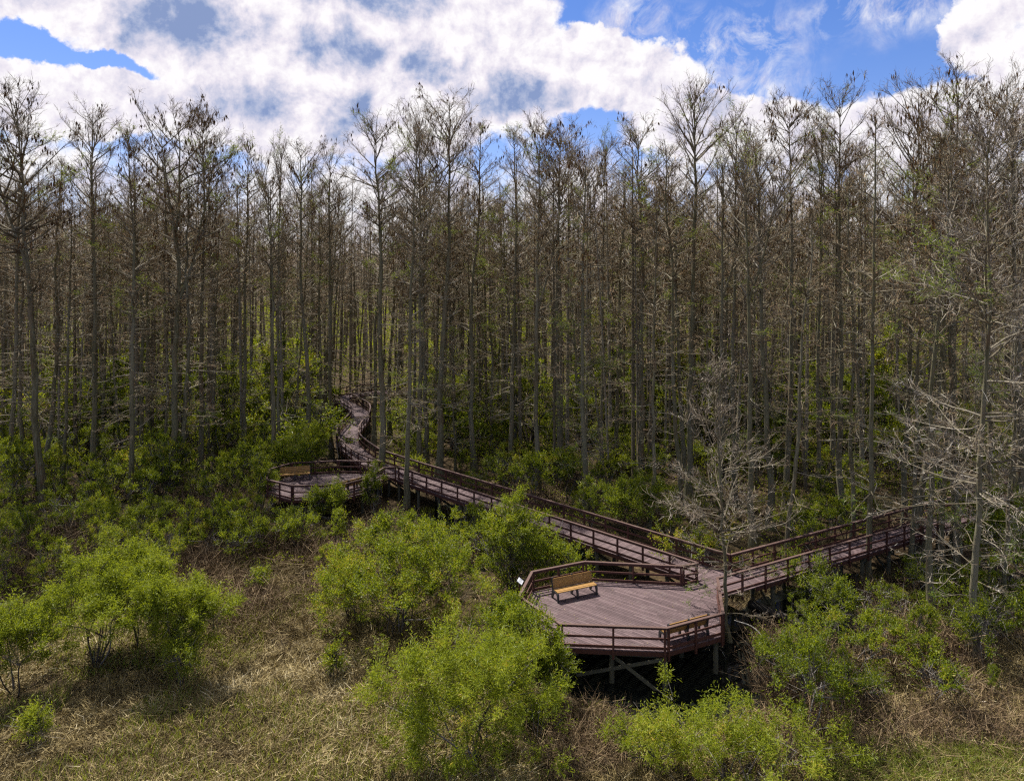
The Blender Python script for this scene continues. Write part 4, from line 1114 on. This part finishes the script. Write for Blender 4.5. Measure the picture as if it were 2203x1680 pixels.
    leaves(mb, p, rng.normal(size=(n, 3)) * [1, 1, 0.4], rng.uniform(0.2, 0.5, n), rng.uniform(0.06, 0.15, n), rng, rng.uniform(0, 1, n), up=1.0)
    o = mb.obj('fallen_leaves', [M['palelaf']]); tag(o, 'bleached broad dead leaves scattered over the brown stalks', 'leaves', kind='stuff')
reeds()

# single things in the marsh
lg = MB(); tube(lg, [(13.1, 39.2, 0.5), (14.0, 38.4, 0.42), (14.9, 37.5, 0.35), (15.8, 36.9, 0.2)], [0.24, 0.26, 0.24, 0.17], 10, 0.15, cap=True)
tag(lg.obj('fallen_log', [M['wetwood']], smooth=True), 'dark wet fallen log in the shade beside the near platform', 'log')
mb = MB(); tube(mb, smooth([(9.95, 31.7, 0.1), (9.6, 31.8, 1.6), (8.9, 32.2, 2.6), (8.0, 32.4, 2.9)][::-1], 5) + np.array([2.2, 0.2, 0]), np.linspace(0.012, 0.045, 16), 6, 0.9)
tag(mb.obj('bent_branch', [M['twig_pale']], smooth=True), 'pale bent dead branch arching beside the platform corner', 'branch')

# ------------------------------------------------------------------ camera, sun, sky
cam = bpy.data.cameras.new('camera'); co = bpy.data.objects.new('camera', cam); COL.objects.link(co)
cam.sensor_width = 36.0; cam.lens = 36.0 * F / 2203.0; cam.clip_start = 0.5; cam.clip_end = 6000
cam.shift_y = -(840.0 - HY) / 2203.0
co.location = (0, 0, CAMZ); co.rotation_euler = (PI / 2, 0, 0); S.camera = co

sl = bpy.data.lights.new('sun', 'SUN'); so = bpy.data.objects.new('sun', sl); COL.objects.link(so)
sl.energy = 5.0; sl.angle = math.radians(0.53); sl.color = (1.0, 0.94, 0.85)
so.rotation_euler = Vector(tuple(-SUN)).to_track_quat('-Z', 'Y').to_euler(); so.location = (0, 0, 60)

W = bpy.data.worlds.new('World'); S.world = W; W.use_nodes = True
t = NT(W.node_tree); bg = t.n['Background']
sky = t.new('ShaderNodeTexSky', sky_type='NISHITA', sun_disc=False)
sky.sun_elevation = math.radians(59.5); sky.sun_rotation = math.atan2(SUN[0], SUN[1]); sky.air_density = 1.0; sky.dust_density = 0.2; sky.ozone_density = 3.0
skyc = t.new('ShaderNodeHueSaturation'); skyc.inputs['Saturation'].default_value = 1.25; skyc.inputs['Value'].default_value = 1.0
t.link(sky.outputs[0], skyc.inputs['Color'])
dirv = t.new('ShaderNodeTexCoord').outputs['Generated']
nrm = t.new('ShaderNodeVectorMath', operation='NORMALIZE'); t.link(dirv, nrm.inputs[0])
sep = t.new('ShaderNodeSeparateXYZ'); t.link(nrm.outputs[0], sep.inputs[0])
az = t.math('ARCTAN2', sep.outputs[0], sep.outputs[1]); el = t.math('ARCSINE', sep.outputs[2])
# ragged edges: the cloud coordinates are stirred by noise
n1 = t.noise(nrm.outputs[0], 7.0, 7, 0.62)
sub = t.new('ShaderNodeVectorMath', operation='SUBTRACT'); t.link(n1.outputs['Color'], sub.inputs[0]); sub.inputs[1].default_value = (0.5, 0.5, 0.5)
sc = t.new('ShaderNodeSeparateXYZ'); t.link(sub.outputs[0], sc.inputs[0])
az2 = t.math('ADD', az, t.math('MULTIPLY', sc.outputs[0], 0.16)); el2 = t.math('ADD', el, t.math('MULTIPLY', sc.outputs[1], 0.10))
def ae(px, py):
    x, z = (px - 1101.5) / F, (HY - py) / F
    return math.atan(x), math.atan(z / math.hypot(1, x))
def blob(px, py, rx, ry, soft=1.0, a=None, b=None):
    a0, e0 = ae(px, py)
    dx = t.math('MULTIPLY', t.math('SUBTRACT', az2 if a is None else a, a0), F / rx * 0.93); dy = t.math('MULTIPLY', t.math('SUBTRACT', el2 if b is None else b, e0), F / ry * 0.97)
    r = t.math('SQRT', t.math('ADD', t.math('MULTIPLY', dx, dx), t.math('MULTIPLY', dy, dy)))
    return t.maprange(r, 1.0 + 0.45 * soft, 1.0 - 0.45 * soft, 0, 1, True)
def union(bl):
    o = bl[0]
    for b in bl[1:]: o = t.math('MAXIMUM', o, b)
    return o
clouds = union([blob(700, 150, 560, 150, 0.5), blob(330, 60, 150, 110, 0.5), blob(860, 40, 300, 120, 0.4), blob(90, 190, 220, 70, 0.5), blob(130, 60, 70, 32, 0.9),
                blob(1140, 170, 240, 90, 0.5), blob(1360, 190, 150, 66, 0.6), blob(1250, 180, 130, 60, 0.6), blob(1040, 60, 125, 110, 0.4), blob(1270, 100, 90, 42, 0.9), blob(1390, 125, 70, 38, 1.0),
                blob(2185, 70, 95, 85, 0.5), blob(1560, 275, 190, 60, 0.7), blob(1950, 280, 170, 70, 0.7), blob(2170, 230, 120, 55, 0.7)])
wisps = union([blob(1580, 110, 120, 70, 1.7), blob(1900, 28, 130, 42, 1.7), blob(1370, 45, 70, 46, 1.7), blob(1640, 190, 60, 30, 1.7)])
holes = union([blob(50, 100, 110, 26, 1.0), blob(240, 125, 70, 14, 1.2)])
low = t.maprange(el, 0.22, 0.10, 0, 1, True)
n2 = t.noise(nrm.outputs[0], 15.0, 9, 0.64).outputs[0]
dens = t.math('SUBTRACT', clouds, t.math('MULTIPLY', holes, 0.95))
dens = t.math('ADD', dens, t.math('MULTIPLY', low, 0.62))
dens = t.math('ADD', dens, t.math('MULTIPLY', t.math('SUBTRACT', n2, 0.5), 1.9))
dens = t.maprange(dens, 0.25, 0.72, 0, 1, True)
wd = t.math('MULTIPLY', wisps, t.maprange(t.noise(nrm.outputs[0], 20.0, 9, 0.68, 0.6).outputs[0], 0.42, 0.68, 0, 0.95))
dens = t.math('MAXIMUM', dens, wd)
az3 = t.math('ADD', az, t.math('MULTIPLY', sc.outputs[2], 0.20)); el3 = t.math('ADD', el, t.math('MULTIPLY', sc.outputs[0], 0.10))
def grey(px, py, rx, ry): return blob(px, py, rx * 0.8, ry * 0.8, 1.9, az3, el3)
greys = union([grey(405, 48, 130, 68), grey(830, 0, 140, 42), grey(715, 112, 85, 46), grey(545, 232, 85, 52), grey(750, 245, 60, 44), grey(1115, 212, 150, 40), grey(920, 140, 60, 34)])
n3 = t.noise(nrm.outputs[0], 11.0, 6, 0.62).outputs[0]
n4 = t.noise(nrm.outputs[0], 24.0, 7, 0.65).outputs[0]
puff = t.math('ADD', t.math('MULTIPLY', n3, 0.65), t.math('MULTIPLY', n4, 0.35))
def lifted(sc_, dz, dx):
    m = t.new('ShaderNodeVectorMath', operation='ADD'); t.link(nrm.outputs[0], m.inputs[0]); m.inputs[1].default_value = (dx, 0, dz)
    return t.noise(m.outputs[0], sc_, 8, 0.62, 0.3).outputs[0]
relief = t.math('SUBTRACT', lifted(13.0, 0.022, -0.012), lifted(13.0, 0.0, 0.0))
relief2 = t.math('SUBTRACT', lifted(34.0, 0.009, -0.005), lifted(34.0, 0.0, 0.0))
rel = t.math('ADD', t.math('MULTIPLY', relief, 1.9), t.math('MULTIPLY', relief2, 0.8))
shade = t.math('ADD', t.math('MULTIPLY', greys, t.math('ADD', 0.10, t.math('MULTIPLY', puff, 1.45))), t.math('ADD', t.maprange(puff, 0.44, 0.66, 0, 0.34), rel), clamp=True)
ccol = t.ramp(shade, [(0.0, (0.54, 0.525, 0.535)), (0.25, (0.46, 0.435, 0.48)), (0.5, (0.345, 0.345, 0.42)), (0.78, (0.215, 0.25, 0.36)), (1.0, (0.135, 0.18, 0.31))])
skys = t.new('ShaderNodeVectorMath', operation='SCALE'); t.link(skyc.outputs[0], skys.inputs[0]); skys.inputs['Scale'].default_value = 0.066
skyb = t.mix(1.0, skys.outputs[0], (1.08, 0.90, 1.12), 'MULTIPLY')
final = t.mix(dens, skyb, ccol)
# unseen broken white cloud, added above the picture to whiten the ambient light
hi = t.math('MULTIPLY', t.maprange(el, 0.40, 0.60, 0, 1, True), t.maprange(t.noise(nrm.outputs[0], 2.6, 5, 0.6).outputs[0], 0.40, 0.56, 0, 1, True))
final = t.mix(hi, final, (0.50, 0.48, 0.46))
t.link(final, bg.inputs['Color']); bg.inputs['Strength'].default_value = 1.0

S.view_settings.view_transform = 'Standard'; S.view_settings.look = 'None'; S.view_settings.exposure = 0.92; S.view_settings.gamma = 1.0
S.cycles.max_bounces = 5; S.cycles.diffuse_bounces = 3; S.cycles.glossy_bounces = 2; S.cycles.transmission_bounces = 3
S.cycles.use_denoising = False; S.cycles.pixel_filter_type = 'BLACKMAN_HARRIS'; S.cycles.filter_width = 1.3
S.cycles.use_adaptive_sampling = True; S.cycles.adaptive_threshold = 0.02
